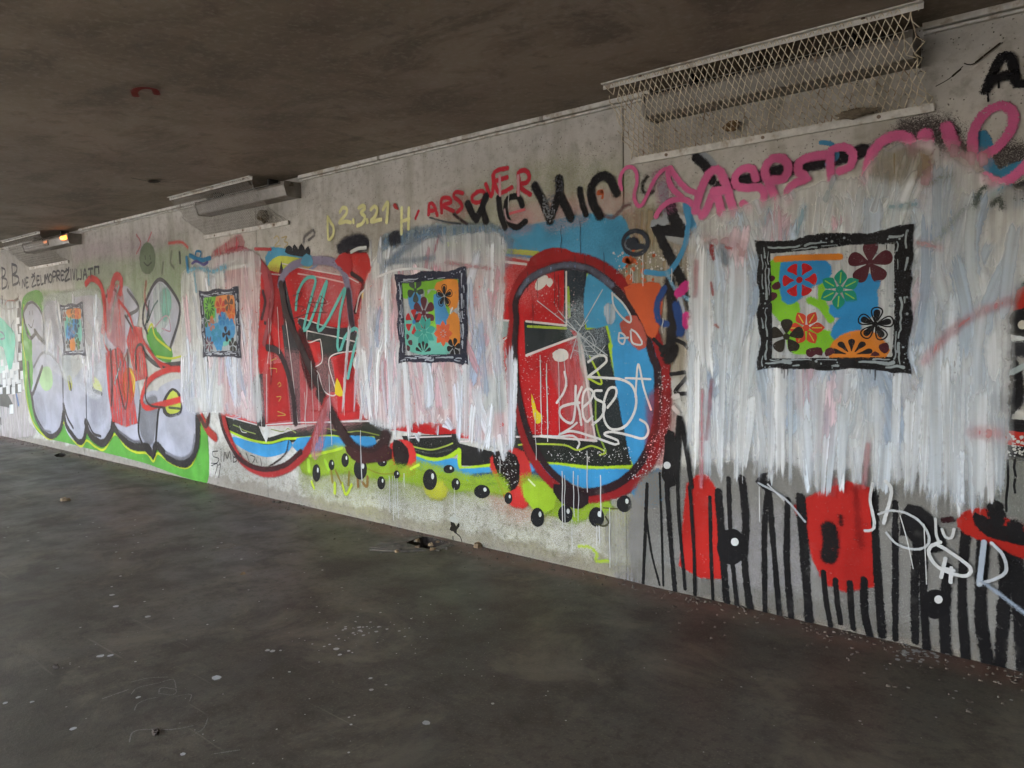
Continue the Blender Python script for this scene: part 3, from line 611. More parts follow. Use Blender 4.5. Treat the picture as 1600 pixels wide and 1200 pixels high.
coat(t, 'white_outline', [('s', a, b, c, 'd9cfd0', 'line') for a, b, c in [('B', '240,888 376,925', 2), ('B', '418,925 560,915 690,914 835,905', 2), ('B', '600,505 604,556 650,545 662,552 668,640 632,672 652,695 678,775 730,783 702,626 855,590', 2), ('B', '600,505 720,530 840,560', 2), ('B', '420,700 422,915', 1.6), ('B', '505,450 530,640 560,910', 1.6), ('B', '490,205 600,230 760,260 830,290', 2), ('B', '345,245 480,255', 2.4),
    ('D', '10,480 440,470', 2.2), ('D', '640,575 900,565', 2), ('D', '950,600 1180,590', 2), ('D', '1310,570 1520,565', 2.4), ('D', '1110,415 1245,405', 2), ('D', '1115,210 1240,140', 2), ('D', '1370,65 1520,5', 2.2), ('E', '500,660 502,990', 2.4), ('E', '250,968 500,995', 2.6), ('E', '250,1180 560,1065', 2.6), ('E', '60,590 250,612', 3), ('C', '1105,950 1265,965', 2.2), ('C', '1200,1110 1260,1060', 2), ('F', '470,0 540,470', 2.6), ('F', '270,448 545,470', 2.6)]])
coat(t, 'shadow_shape', [('f', 'B', '430,250 480,240 500,430 480,480 440,420', 'a03038', 'haze', 6), ('f', 'B', '570,500 600,560 640,700 620,760 580,640', '4a1a20', 'mist', 5), ('f', 'B', '740,640 840,610 850,690 780,720', '8a2024', 'haze', 6), ('s', 'B', '430,480 450,600 440,740', 6, '7c2026', 'mist'), ('f', 'B', '850,290 900,330 900,420 860,520 830,430', 'b03036', 'haze', 5), ('s', 'B', '620,860 720,870 830,860', 7, '8c1c20', 'haze'), ('s', 'F', '250,100 300,200 290,400', 6, '8c1c20', 'haze'), ('s', 'E', '280,780 300,880 280,940', 7, '8c1c20', 'haze'), ('s', 'E', '420,700 460,800 440,930', 7, 'd0686a', 'haze')])
coat(t, 'flash', [('f', 'B', '735,720 755,770 762,792 728,785', 'dcc02a', 'stencil', 1), ('f', 'F', '225,240 245,320 272,345 270,368 248,380 235,330', 'd8c62c', 'stencil', 1), ('s', 'B', '850,340 852,360', 6, 'd8b060', 'spray'), ('s', 'B', '820,420 835,350 860,320', 3, 'd9cfd0')])
coat(t, 'gloss_spot', [('f', 'E', '310,755 325,710 365,685 385,705 360,745 325,768', 'd6d2cf', 'stencil', 1), ('f', 'E', '380,720 400,705 412,725 395,748', 'd6d2cf', 'stencil', 1), ('f', 'E', '420,1170 460,1150 495,1165 490,1195 440,1205', 'd6d2cf', 'stencil', 1), ('f', 'F', '332,55 360,22 395,30 400,60 360,75', 'd6d2cf', 'stencil', 1), ('f', 'B', '808,640 830,612 848,625 840,665 815,672', 'd6d2cf', 'stencil', 1), ('f', 'E', '745,880 775,865 800,900 790,970 765,975', 'd0d6da', 'veil', 2)])
coat(t, 'flame', [('f', 'D', '535,630 650,630 665,790 600,800 535,800', RED2, 'spray', 4), ('f', 'D', '1170,720 1345,690 1385,960 1290,975 1235,900', RED2, 'spray', 5), ('f', 'D', '550,600 622,650 622,720 592,755 560,730', '1a0e10', 'spray', 3), ('f', 'D', '1175,680 1300,700 1312,845 1270,890 1230,868 1205,790', '150d10', 'spray', 3)])
coat(t, 'crown', [('f', 'B', '505,150 520,130 535,145 545,125 560,150 575,122 590,150 605,135 610,165 560,165', '24262c', 'spray', 2)], joined=True)
coat(t, 'lettering', [('s', 'B', y, 1.3, 'b39a44', 'line') for y in ['438,640 465,628', '435,672 465,675 465,690', '470,745 478,735 485,748 475,755', '465,800 485,800 475,820', '470,885 505,880 470,865']], joined=True)

t = thing('slime_band', 'green slime painted below the red mural, dotted with shiny black bubbles', 'graffiti')
coat(t, 'slime', [('f', 'D', '-20,710 90,685 180,640 250,660 320,705 420,705 500,680 545,760 660,775 700,740 800,770 920,800 1060,840 1200,825 1250,910 1150,900 1040,880 920,890 850,860 700,850 560,820 420,810 240,780 100,790 -20,780', '8dab30', 'mist', 7), ('f', 'F', '190,660 330,690 390,765 500,745 560,760 610,800 520,815 440,850 330,820 230,780', '8dab30', 'mist', 7), ('f', 'D', '1370,880 1520,890 1520,1000 1420,990', '9cc030', 'spray', 5),
    ('s', 'D', '700,770 850,830 1000,870 1200,860', 6, '6f9426', 'haze'), ('f', 'D', '740,880 850,870 860,930 790,940', 'b4b63a', 'mist', 6), ('s', 'D', '20,690 150,660 220,640', 4, 'b4d63a', 'spray'), ('s', 'D', '650,770 700,745', 4, 'c0dc40', 'spray'), ('s', 'F', '210,660 240,690', 3, 'd4e0b0', 'spray')])
coat(t, 'lime_dab', [('s', 'D', '10,720 15,780', 8, 'a4cc40', 'spray'), ('s', 'D', '115,720 135,770', 7, '9cc83c', 'spray'), ('s', 'D', '30,850 45,890', 5, 'b6cc3a', 'spray'), ('s', 'D', '175,860 175,920', 6, 'b6cc3a', 'spray'), ('s', 'D', '220,860 245,930 280,870', 5, 'b6cc3a', 'spray'), ('s', 'F', '455,990 500,992 530,1005', 6, 'a9bf3a', 'mist'), ('s', 'F', '530,1010 545,1030 540,1050', 7, 'a4bf30', 'mist'), ('s', 'F', '545,1065 600,1062', 6, 'a4bf30', 'mist')])
coat(t, 'brown_leg', [('s', 'D', '150,760 160,850', 5, '8a7a3c', 'spray'), ('s', 'D', '180,780 215,860', 4, '8a7a3c', 'spray'), ('s', 'D', '265,790 260,870', 4, '8a7a3c', 'spray'), ('s', 'D', '318,830 320,880', 5, '8a6a3c', 'spray'), ('s', 'D', '345,850 375,880 380,820', 5, '8a6a3c', 'spray'), ('s', 'D', '380,770 460,800 540,800', 2.5, '8a8a30', 'spray')])
for tl, x, y, rx, ry in [('D',60,795,22,50),('D',155,745,15,28),('D',240,715,20,38),('D',335,772,38,60),('D',472,730,25,20),('D',465,857,21,36),('D',562,805,15,20),('D',770,837,40,60),('D',888,772,30,20),('D',932,865,23,32),('D',1095,912,45,36),('D',1260,953,20,30),('D',1440,1073,35,52),('F',255,847,28,42),('F',392,830,32,38),('F',545,845,33,43),('F',682,780,32,36)]:
    P = Paint(); P.fill(ell_px(tl, x, y, rx, ry), paint('17181b', 'stencil'), .9)
    P.fill(ell_px(tl, x+rx*.42, y-ry*.35, rx*.16, ry*.26, 8), paint('c9cfcf', 'stencil'), .5)
    P.build('bubble', t)
coat(t, 'tail', [('s', 'F', '545,880 580,890 605,875 590,845', 2.2, '3a3a24', 'line'), ('s', 'F', '580,800 650,805', 2, '55552c', 'spray'), ('s', 'F', '700,790 718,800', 2, '17181b', 'line')])

# --- rings and arches sprayed over the mural
t = thing('spray_arch', 'lilac and maroon arch line looping down through the red mural into black', 'graffiti')
coat(t, 'arch', [('s', 'B', '480,300 500,250 560,205 680,192 755,225 785,320 795,420 805,500', 13, '87809a', 'spray'), ('s', 'B', '785,330 795,420 805,500', 11, '3a2a38', 'spray'), ('s', 'B', '805,505 700,508 620,490 570,465', 10, '2a2028', 'spray')])
coat(t, 'sweep', [('s', 'B', '485,300 510,430 560,545 620,680 700,850 760,955', 14, '2a171c', 'spray'), ('s', 'D', '80,300 140,400 220,540 300,645 380,675 450,650 490,585 500,530', 19, '2b1519', 'spray'), ('f', 'D', '250,640 330,680 420,690 500,640 520,690 420,708 320,710', '3a1a1c', 'spray', 4), ('s', 'B', '425,580 475,600 515,690 540,800 550,915', 12, '2a1a22', 'spray')])
t = thing('spray_ring', 'open red and maroon ring at left of the red mural, seen by the panel joint', 'graffiti')
coat(t, 'upper_arc', [('s', 'B', '395,200 435,260 445,360 430,470 410,560', 11, '8e3a44', 'spray'), ('s', 'B', '425,260 430,370 415,470', 7, '33202a', 'spray'), ('s', 'B', '190,215 240,170 300,150 360,175 405,230 425,320 415,440', 16, 'a8454e', 'spray'), ('s', 'B', '210,185 290,150 350,160', 12, 'a07c86', 'spray'), ('s', 'B', '250,215 310,190 350,210', 6, '6e4a54', 'mist'), ('s', 'B', '405,330 415,380 400,450', 7, '41222c', 'spray'), ('f', 'B', '180,165 305,85 308,150 230,165', 'c04a5a', 'veil', 4), ('s', 'B', '370,140 440,142', 5, 'bb4a4e', 'spray')])
coat(t, 'lower_arc', [('s', 'B', '120,870 160,950 190,980', 17, 'b0362f', 'spray'), ('s', 'B', '225,880 250,970 310,1085 410,1138 510,1120 595,1050 650,950 690,820', 15, '9c2a2c', 'spray'), ('s', 'B', '212,880 235,965 300,1075 400,1122 500,1105 575,1045', 9, '38181d', 'spray'), ('s', 'B', '420,1120 500,1060 520,1000', 5, '2c201c', 'mist'), ('f', 'B', '640,960 690,820 705,830 660,1050 625,1060', 'c0828c', 'veil', 3), ('s', 'B', '110,860 150,930 165,860', 10, '45201f', 'spray')])
t = thing('spray_ring', 'big closed red and maroon oval ring around the white signature', 'graffiti')
rp = px('E', '170,960 165,850 205,725 310,625 480,572 640,592 775,660 880,765 970,895 1045,1030 1095,1190') + px('F', '880,100 885,250 872,410 812,570 715,685 600,735 480,748 365,705 270,615 200,490 160,330 130,180 122,0')
P = Paint(); P.stroke(rp, 9.5, paint('8e1d21', 'spray'), closed=True); P.build('red_band', t)
rp2 = px('E', '190,960 185,850 235,745 335,668 480,622 620,636 735,700 840,800 930,930 1000,1060 1045,1200') + px('F', '845,110 848,250 836,400 780,550 690,655 595,705 480,722 385,675 295,590 225,470 180,330 152,180 142,0')
P = Paint(); P.stroke(rp2, 6.8, paint('26131a', 'spray'), closed=True); P.build('maroon_band', t)
P = Paint(); P.stroke(px('E', '205,800 260,715 350,660 480,622 620,636 700,672 790,745'), 6, paint('7c86a0', 'veil')); P.build('painted_sheen', t, 'bluish grey crackled stretch of the ring with its sheen painted in')  # bluish reflection on the crackled ring, put into the coat's colour
coat(t, 'flame_tip', [('f', 'E', '270,610 330,560 420,530 530,545 470,570 380,580', '9a2226', 'spray', 3), ('f', 'F', '820,260 890,240 915,330 890,520 820,560', '9c2224', 'veil', 5), ('f', 'F', '340,690 500,745 470,790 430,790 370,760', '20141a', 'spray', 2)])
t = thing('paint_spatter', 'white and black paint spatter flecked over the oval ring', 'spatter')
P = Paint(); P.dots(spatter('F', '700,660 850,400 850,100 900,100 910,420 880,560 780,650', 230, .0016, .0050), paint('c9c9cc', 'fresh')); P.dots(spatter('F', '40,540 150,540 160,690 100,690', 80, .002, .005), paint('c9c9cc', 'fresh'))
P.dots(spatter('E', '780,540 1340,520 1340,720 1000,640 800,680', 120, .0025, .009), paint('c9c9cc', 'fresh')); P.dots(spatter('D', '1330,60 1520,60 1520,560 1400,600 1360,400', 130, .002, .005), paint('c9b9ba', 'fresh'))
P.dots(spatter('F', '280,520 720,500 720,580 350,570', 120, .002, .005), paint('c9c9cc', 'fresh')); P.dots(spatter('E', '300,800 560,700 560,960 300,960', 70, .002, .005), paint('c9b0b2', 'fresh')); P.dots(spatter('C', '0,540 260,560 250,740 150,640', 90, .002, .005), paint('2a1418', 'fresh'))
P.dots(spatter('H', '290,500 390,500 400,820 260,780', 60, .0025, .006), paint('c9b9ba', 'fresh')); P.dots(spatter('B', '540,260 740,300 720,420 560,420', 90, .002, .005), paint('d0d4d4', 'fresh')); P.dots(spatter('F', '840,350 900,300 900,560 850,600', 50, .002, .004), paint('ddc8c8', 'fresh'))
P.build('flecks', t, kind='stuff')
t = thing('dark_patch', 'black smudge with white flash above the red mural, under the yellow date', 'graffiti')
coat(t, 'smudge', [('f', 'C', '200,500 260,455 340,440 380,470 370,510 280,520 220,540', '23242e', 'mist', 6), ('s', 'C', '270,540 320,515 375,508', 6, 'd2d6da', 'brush', {'flat': True, 'fade': (.8, .3)}), ('f', 'C', '190,590 240,560 270,600 260,660 220,610', 'b03034', 'spray', 4), ('f', 'C', '0,560 30,590 20,610 -30,600', '5a9cc0', 'spray', 3), ('f', 'C', '520,440 560,420 580,470 530,480', '26262e', 'mist', 5), ('s', 'C', '10,420 40,400 45,430 10,460', 7, '77767a', 'mist')])

# --- aqua squiggle
t = thing('squiggle_tag', 'pale aqua zigzag squiggle over the red mural', 'graffiti')
coat(t, 'line', [('s', 'B', '552,410 560,340 590,280 625,265 640,285 620,360 588,495 610,480 650,380 690,285 670,380 650,490 665,500 700,450 770,318 750,430 738,575 752,588 775,530 815,495 833,520 812,590 785,715', 5.5, CYA, 'spray')], joined=True)
t = thing('scribble_tag', 'thin dark handwritten scribble inside the aqua squiggle', 'graffiti')
coat(t, 'line', [('s', 'B', '540,350 580,335 560,370 545,390 590,400 575,420', 1.2, '3a2228'), ('s', 'B', '600,410 620,350 640,400 610,380 650,380', 1.2, '3a2228'), ('s', 'B', '650,400 660,350 690,380 660,385 680,420', 1.2, '3a2228'), ('s', 'B', '545,450 620,425 690,425', 1.2, '3a2228')], joined=True)

# --- orange patch, dark blue and black zigzag letters
t = thing('zigzag_letters', 'black zigzag letters with grey shadow, orange and blue fills beside the oval ring', 'graffiti')
coat(t, 'orange_fill', [('f', 'E', '880,765 980,755 1072,750 1082,880 1045,1060 1000,985 950,885', 'c85a34', 'spray', 3), ('f', 'E', '860,990 930,960 980,1080 960,1120 900,1050', 'b0554a', 'spray', 4)])
P = Paint(); P.dots(spatter('E', '870,520 1060,520 1060,740 880,740', 26, .006, .028), paint('c4623c', 'spray')); P.dots(spatter('E', '690,140 740,140 740,220 700,210', 5, .01, .02), paint('c4623c', 'spray')); P.build('orange_drops', t, kind='stuff')
coat(t, 'grey_shadow', [('s', 'S', '350,240 380,380 385,480 300,520', 11, 'a3abb4', 'spray'), ('s', 'S', '600,0 680,40 720,90', 9, '97a1ac', 'spray'), ('s', 'S', '470,480 560,520 640,440', 12, 'b9bec4', 'spray'), ('s', 'S', '400,600 500,640 600,625', 9, 'a9aeb2', 'spray'), ('s', 'E', '1140,690 1200,800 1240,950 1270,1080', 6, 'a2a9b4', 'spray')])
coat(t, 'black_line', [('s', 'S', '600,30 660,80 695,140 720,200', 9, BLK, 'spray'), ('s', 'S', '410,370 435,470 485,550', 11, BLK, 'stencil'), ('f', 'S', '280,545 400,540 500,545 640,570 635,610 520,605 390,590 300,580', BLK, 'stencil', 1.5, False), ('s', 'S', '320,560 370,680 430,800 500,940 570,1128', 9, BLK, 'stencil'), ('s', 'S', '820,520 880,545 960,545', 8, '333a44', 'mist'), ('s', 'E', '1150,720 1165,900 1160,1060 1140,1200', 12, '1c1718', 'spray'), ('s', 'E', '1050,1080 1110,1130 1170,1085 1240,1110 1280,1160', 4, '17161a'), ('s', 'E', '1100,1180 1130,1120', 4, '17161a'), ('s', 'F', '870,20 920,55 935,10', 7, '1c1718', 'spray')])
coat(t, 'blue_line', [('s', 'E', '1250,240 1275,340 1320,420', 8, '4a94c4', 'spray'), ('s', 'E', '1270,340 1245,490 1180,620 1120,670 1000,660', 5.5, '4a94c4', 'spray'), ('s', 'E', '1130,660 1180,760 1290,850', 5, '7aa6c4', 'mist'), ('s', 'E', '1115,765 1072,860 1080,960 1130,985', 7, '26437c', 'spray'), ('s', 'E', '1190,870 1220,1000 1215,1040', 9, '26437c', 'spray')])
coat(t, 'magenta_dab', [('s', 'E', '1205,790 1255,745', 9, 'c2307e', 'stencil'), ('s', 'E', '1258,940 1258,985', 9, 'c2307e', 'stencil')])
coat(t, 'letter', [('s', 'F', '915,140 1000,138 935,228 1005,236', 4.2, '17161a', 'line')])
t = thing('eye_ring', 'dark grey ring with an inner dot, sprayed above the orange patch', 'graffiti')
P = Paint(); P.stroke(ell_px('E', 935, 477, 76, 74), 3.6, paint('2f3540', 'spray'), closed=True); P.stroke(ell_px('E', 905, 487, 34, 30), 1.6, paint('6d7480', 'line'), closed=True); P.fill(ell_px('E', 915, 480, 26, 22), paint('2a2f3a', 'spray'), 2); P.stroke(px('E', '915,505 980,500'), 3.5, paint('2f3540', 'line')); P.build('ring', t)

# --- lettering across the top of the wall
def letters(name, label, fin, col, w, items, under=None):
    t = thing(name, label, 'lettering')
    if under: coat(t, 'glow', under)
    for it in items:
        coat(t, 'letter', [('s', it[0], q, w if len(it) < 3 else it[2], col, fin) for q in it[1].split('|')], joined=True)
    return t
letters('slogan', 'small dark slogan B.B. NE ŽELIMO PREŽIVLJATI under the lit lamp at far left', 'line', '33343c', 5, [('A', '10,175 10,272|8,175 24,185 22,210 8,222|10,222 32,232 30,262 12,274', 6), ('A', '40,262 38,272', 6), ('A', '56,160 60,255|56,158 78,168 76,195 58,208|60,208 86,220 84,245 62,256', 7), ('A', '92,245 93,255', 6),
    ('A', '104,268 106,232 116,262 116,228'), ('A', '133,222 122,225 124,268 134,264|122,246 131,243'), ('A', '148,220 164,216 150,262 170,256|151,205 156,211 163,201'), ('A', '185,214 174,217 176,256 188,252|174,236 184,233'), ('A', '192,212 194,252 204,248'), ('A', '209,211 210,248'), ('A', '213,247 214,208 219,228 225,205 227,244'), ('A', '236,205 230,222 234,242 242,240 244,215 237,205'),
    ('A', '250,240 249,196 262,196 262,213 250,219'), ('A', '268,236 267,193 280,193 280,209 268,214 283,235'), ('A', '299,190 288,192 290,233 301,230|288,212 298,209'), ('A', '302,196 325,186 306,236 328,228|312,180 318,186 325,174'), ('A', '334,184 335,230'), ('A', '341,184 347,230 352,182'), ('A', '360,184 361,230 370,226'), ('A', '380,184 382,225 375,228'), ('A', '392,228 400,182 410,224|395,208 407,206'), ('A', '416,182 436,178|427,180 428,222'), ('A', '446,175 447,205|445,172 466,170|464,172 466,200')])
letters('date_tag', 'pale yellow spray lettering D 2.3.21 H above the red mural', 'stencil', 'ecedb0', 5.0, [('C', '132,315 150,350 168,380 165,430 138,458 132,400 132,315', 4.5), ('C', '205,285 220,260 245,262 245,295 200,352 240,345 272,350'), ('C', '292,335 293,350', 5), ('C', '325,260 355,245 365,265 338,290 365,315 350,355 318,372'), ('C', '378,335 380,350', 5), ('C', '402,270 425,250 442,268 430,310 402,345 465,332'), ('C', '478,270 508,225 500,350'), ('C', '592,260 590,420|636,262 634,390|590,345 638,328', 4.5)])
t = thing('number_tag', 'faint pale yellow 23 sprayed right of the middle lamp guard', 'lettering')
coat(t, 'digit', [('s', 'B', '452,92 465,82 475,100 455,128 480,125', 3.2, 'b7ab86', 'spray')], joined=True); coat(t, 'digit', [('s', 'B', '488,90 510,85 498,105 515,115 500,135', 3.2, 'b7ab86', 'spray')], joined=True)
t = thing('smoke_mark', 'grey comma-shaped spray mark above the black crown of the red mural', 'graffiti'); coat(t, 'mark', [('s', 'B', '585,110 590,85 620,60', 9, '8b8a8c', 'mist')])
letters('red_tag', 'red spray lettering ARTS OVER climbing above the black letters', 'spray', 'c43444', 5.2, [('C', '678,325 697,278', 4), ('C', '760,300 765,235 790,240 815,305|762,280 800,275'), ('C', '842,290 842,205 890,200 900,225 850,245 915,280'), ('C', '972,168 930,160 918,190 955,220 970,255 940,285'), ('C', '1065,160 1032,190 1040,222 1085,222 1112,185 1100,155 1060,160'), ('C', '1118,112 1135,160 1152,188 1165,120 1162,55'), ('C', '1252,12 1190,25 1165,60 1195,160 1240,155 1280,132|1180,92 1250,70', 5.5), ('C', '1318,178 1325,100 1322,40 1365,25 1390,60 1375,100 1325,115 1355,150 1395,175', 5.5)],
    [('f', 'C', '780,260 880,190 980,180 1000,280 900,320 800,300', 'b98a88', 'haze', 8), ('f', 'C', '560,255 570,270 545,245 555,240', 'b04040', 'spray', 1.5)])
letters('black_tag', 'fat black spray lettering MIC MIC above the blue block', 'spray', '0d0c0f', 13, [('C', '1005,235 1035,300 1060,330', 10), ('C', '1120,190 1095,260 1120,340|1060,330 1090,270', 10), ('C', '1198,200 1210,300 1238,378', 8.5), ('C', '1345,245 1320,190 1260,200 1240,260 1262,345 1310,382 1365,345', 7.5), ('E', '305,125 360,230 402,340|455,82 458,170 400,330|470,200 530,320', 10.5), ('E', '585,145 600,230 625,300', 7), ('E', '710,310 665,220 660,130 710,65 770,75 815,165', 10)],
    [('f', 'C', '1230,300 1340,250 1400,320 1380,390 1260,395', 'cfa0a4', 'haze', 8), ('f', 'E', '380,300 560,280 620,320 400,380', 'c9b4b8', 'haze', 8), ('s', 'C', '770,320 860,345 960,360', 4, '4a5058', 'mist'), ('s', 'C', '920,300 960,335 1000,360', 6, '3a2a2e', 'mist'), ('s', 'E', '720,300 790,320 850,260 900,235', 7, '6e5658', 'mist')])
t = thing('crackle_marks', 'white and pink runs of paint over the lower edge of the black letters', 'spatter')
P = Paint(); P.stroke(px('C', '1235,270 1250,330 1300,350 1340,330'), 3, paint('c8aab0', 'mist')); P.stroke(px('C', '1270,295 1360,270'), 2.5, paint('d06a74', 'spray')); P.dots(spatter('E', '340,180 430,180 430,340 380,350', 90, .003, .008), paint('8a8f98', 'fresh')); P.dots(spatter('E', '420,70 490,60 490,160 430,160', 50, .003, .007), paint('60646c', 'fresh')); P.dots(spatter('C', '1480,190 1520,180 1520,330 1480,300', 40, .003, .008), paint('8a8f98', 'fresh'))
for x in (1205, 1320): P.stroke(px('C', f'{x},60 {x+2},180'), 3, paint('d4a0ac', 'spray'))
P.build('runs', t, kind='stuff')
t = thing('curl_mark', 'black curl of old spray paint just right of the black lettering', 'graffiti'); coat(t, 'curl', [('s', 'S', '240,170 205,230 220,290 290,280', 7, '26241f', 'mist')])

PINKS = [('S', '58,262 45,190 80,115 130,100 165,140 170,220 150,300 165,370 200,385 240,320 290,210 350,130 415,105', 4.1), ('S', '415,110 470,190 540,265 640,300|400,130 405,200 440,270 500,320|312,462 345,405 430,345 540,345 610,410 640,450', 5.7), ('S', '600,420 640,270 700,150 760,120 800,170 840,280 885,440|650,460 690,400 740,280 780,380 790,440|735,280 830,268', 8.6), ('S', '1045,185 1020,115 950,115 895,165 900,235 970,255 1070,250 1110,300 1085,365|950,370 990,405', 7.4), ('S', '1190,330 1150,240 1110,120 1165,40 1250,45 1285,110 1250,185 1170,200', 8.2), ('S', '1285,345 1280,275 1340,215 1430,185 1360,140 1365,65 1450,25 1560,10', 7.8),
         ('G', '800,215 795,140 800,95 850,80 890,105 880,160 835,180', 7.0), ('G', '945,215 960,130 1000,65 1060,35 1120,45 1155,110', 8.6), ('G', '1190,35 1195,110', 11.5), ('M', '175,620 200,690 225,740', 9.4), ('G', '1285,-5 1300,50', 7.4), ('M', '360,790 360,660 430,535 540,470 630,505 630,620 545,745 420,825', 7.0), ('M', '440,965 540,1005 640,965 740,870', 7.4)]
letters('pink_tag', 'long pink spray lettering running up the wall above the right-hand picture', 'spray', PNK, 8, PINKS,
    [('s', 'G', '330,245 460,215 560,185 720,150 860,118 930,95', 12, '1b171d', 'spray'), ('s', 'G', '930,95 1000,70 1100,20 1180,10 1260,40 1360,80', 12, '2a252a', 'mist'), ('f', 'G', '1090,20 1150,-5 1240,0 1300,30 1250,90 1150,80', '4a4445', 'mist', 10), ('f', 'M', '480,880 560,790 711,790 740,860 560,900', '4d4849', 'mist', 8), ('s', 'G', '755,60 800,70 820,120 780,150', 4, '4a90bc', 'spray'), ('f', 'M', '390,680 430,660 470,740 420,790 395,760', '3f87b0', 'spray', 2), ('s', 'M', '440,830 490,920 540,950 620,910 740,880', 8, '3f87b0', 'spray'), ('s', 'M', '600,1040 660,1130', 8, '3f87b0', 'spray'), ('s', 'M', '640,1080 740,1040', 14, '1c1a1c', 'spray'), ('f', 'G', '60,190 140,180 150,330 90,330', '9d5f86', 'haze', 4)])
t = letters('black_tag', 'single black spray letter A in the upper right corner', 'spray', '111013', 7, [('M', '450,360 480,290 530,170 580,125 625,150 645,230 650,275|500,290 580,262 645,260|645,275 670,318 730,312')])
P = Paint(); P.stroke(px('M', '460,370 466,440'), .9, paint('111013')); P.stroke(px('M', '537,290 539,345'), 1, paint('111013')); P.build('drip', t)
letters('small_tag', 'small dark tag SIMBA 77 low on the wall under the open ring', 'line', '232226', 1.7, [('B', '202,1042 178,1046 182,1066 206,1076 196,1096 172,1096'), ('B', '216,1045 216,1088|215,1035 216,1032'), ('B', '230,1088 236,1046 246,1075 258,1044 264,1090'), ('B', '272,1046 274,1090|272,1046 288,1052 284,1066 274,1068 290,1076 286,1088 274,1092'), ('B', '296,1092 304,1050 316,1090|299,1074 312,1072'), ('B', '172,1108 200,1100 190,1146'), ('B', '205,1106 214,1100 206,1160'), ('B', '330,1050 345,1090|350,1060 370,1070 360,1095|375,1080 380,1095|395,1075 400,1105')])
# --- right-hand stripes and eyeballs along the foot of the wall
t = thing('stripe_mural', 'grey field of black vertical drip stripes with red tongues at the wall\'s lower right', 'graffiti')
coat(t, 'grey_ground', [('f', 'H', '100,480 300,420 700,380 1100,420 1536,420 1560,1135 1300,1078 1000,1010 700,945 400,880 95,822', '83827f', 'mist', 6), ('f', 'H', '100,780 400,830 800,930 1300,1040 1560,1100 1560,1175 1300,1105 700,975 95,850', '6a665c', 'haze', 8), ('f', 'H', '300,640 700,600 700,820 400,800', 'a3a0a6', 'haze', 12)])
coat(t, 'tongue', [('f', 'H', '288,480 320,455 345,450 378,510 392,700 396,812 330,805 258,770 275,620', 'b0241f', 'spray', 4, False)])
coat(t, 'tongue', [('f', 'H', '690,560 760,525 880,480 958,500 962,840 870,855 800,830 765,750 735,650', 'b0241f', 'spray', 4, False), ('s', 'H', '905,490 925,700', 9, '8c1a18', 'mist')])
for i, (pts, w) in enumerate([('125,470 118,650 110,848', 5), ('118,560 140,720 172,848', 4.5), ('172,430 180,650 186,850', 4.5), ('200,290 200,480 215,700 230,872', 7), ('238,420 245,600 268,862', 5), ('245,225 240,330 235,460', 8), ('255,240 275,360 292,480', 6), ('285,480 300,700 305,882', 5), ('360,520 365,740 372,905', 5), ('392,500 405,680 425,945', 10), ('430,450 440,700 462,925', 6), ('480,450 495,600 490,760 512,945', 9.5), ('580,450 565,650 567,950', 7), ('580,470 600,720 622,970', 7), ('652,530 648,750 665,975', 7.5), ('700,520 715,740 732,992', 10.5), ('785,800 795,900 812,1000', 6), ('830,830 840,930 850,990', 6), ('885,840 890,950 898,1010', 7), ('938,830 940,950 960,1042', 8), ('975,480 985,760 1005,1035', 8.5), ('1055,540 1055,780 1055,1050', 6.5), ('1140,580 1128,850 1130,1058', 8), ('1165,620 1160,850 1172,1095', 8), ('1250,780 1240,960 1245,1110', 10), ('1320,640 1305,880 1318,1120', 9), ('1385,660 1375,950 1402,1150', 11.5), ('1432,560 1468,760 1460,950 1445,1165', 11), ('1500,640 1510,800 1540,1180', 13)]):
    coat(t, 'stripe', [('s', 'H', pts, w*.72, '131214', 'stencil', {'wob': .1})])
coat(t, 'black_tooth', [('f', 'H', '1100,640 1080,650 1110,560 1180,600 1230,690 1200,710 1150,700', '141315', 'spray', 3), ('f', 'H', '185,440 205,270 222,280 232,400 228,470 205,480', '141315', 'spray', 1.5, False), ('s', 'H', '805,640 815,690 805,740', 14, '161012', 'spray'), ('s', 'H', '850,590 850,620', 6, '3a1212', 'mist'), ('s', 'H', '300,640 298,680', 5, '3a1414', 'mist'), ('s', 'H', '195,760 260,745', 4, '55555c', 'haze'), ('f', 'H', '540,460 600,500 560,450 575,430', '151416', 'spray', 2)])
for x, y, r in ((442, 705, 52), (1205, 920, 48)):
    P = Paint(); P.fill(ell_px('H', x, y, r*.94, r*1.18 if x < 600 else r), paint('111013', 'stencil'), 1.2); P.fill(ell_px('H', x+12, y-18, 12, 12), paint('d4d6d8', 'stencil'), .5); P.build('eyeball', t)
P = Paint(); P.fill(ell_px('H', 200, 400, 11, 11), paint('d4d6d8', 'stencil'), .5); P.stroke(px('H', '225,145 240,140'), 4, paint('d0ccca', 'spray')); P.stroke(px('H', '225,185 240,200'), 4, paint('d0c4c0', 'spray')); P.build('white_dot', t)
t = thing('red_black_mural', 'black, red and white edge of another mural cut off by the right border', 'graffiti')
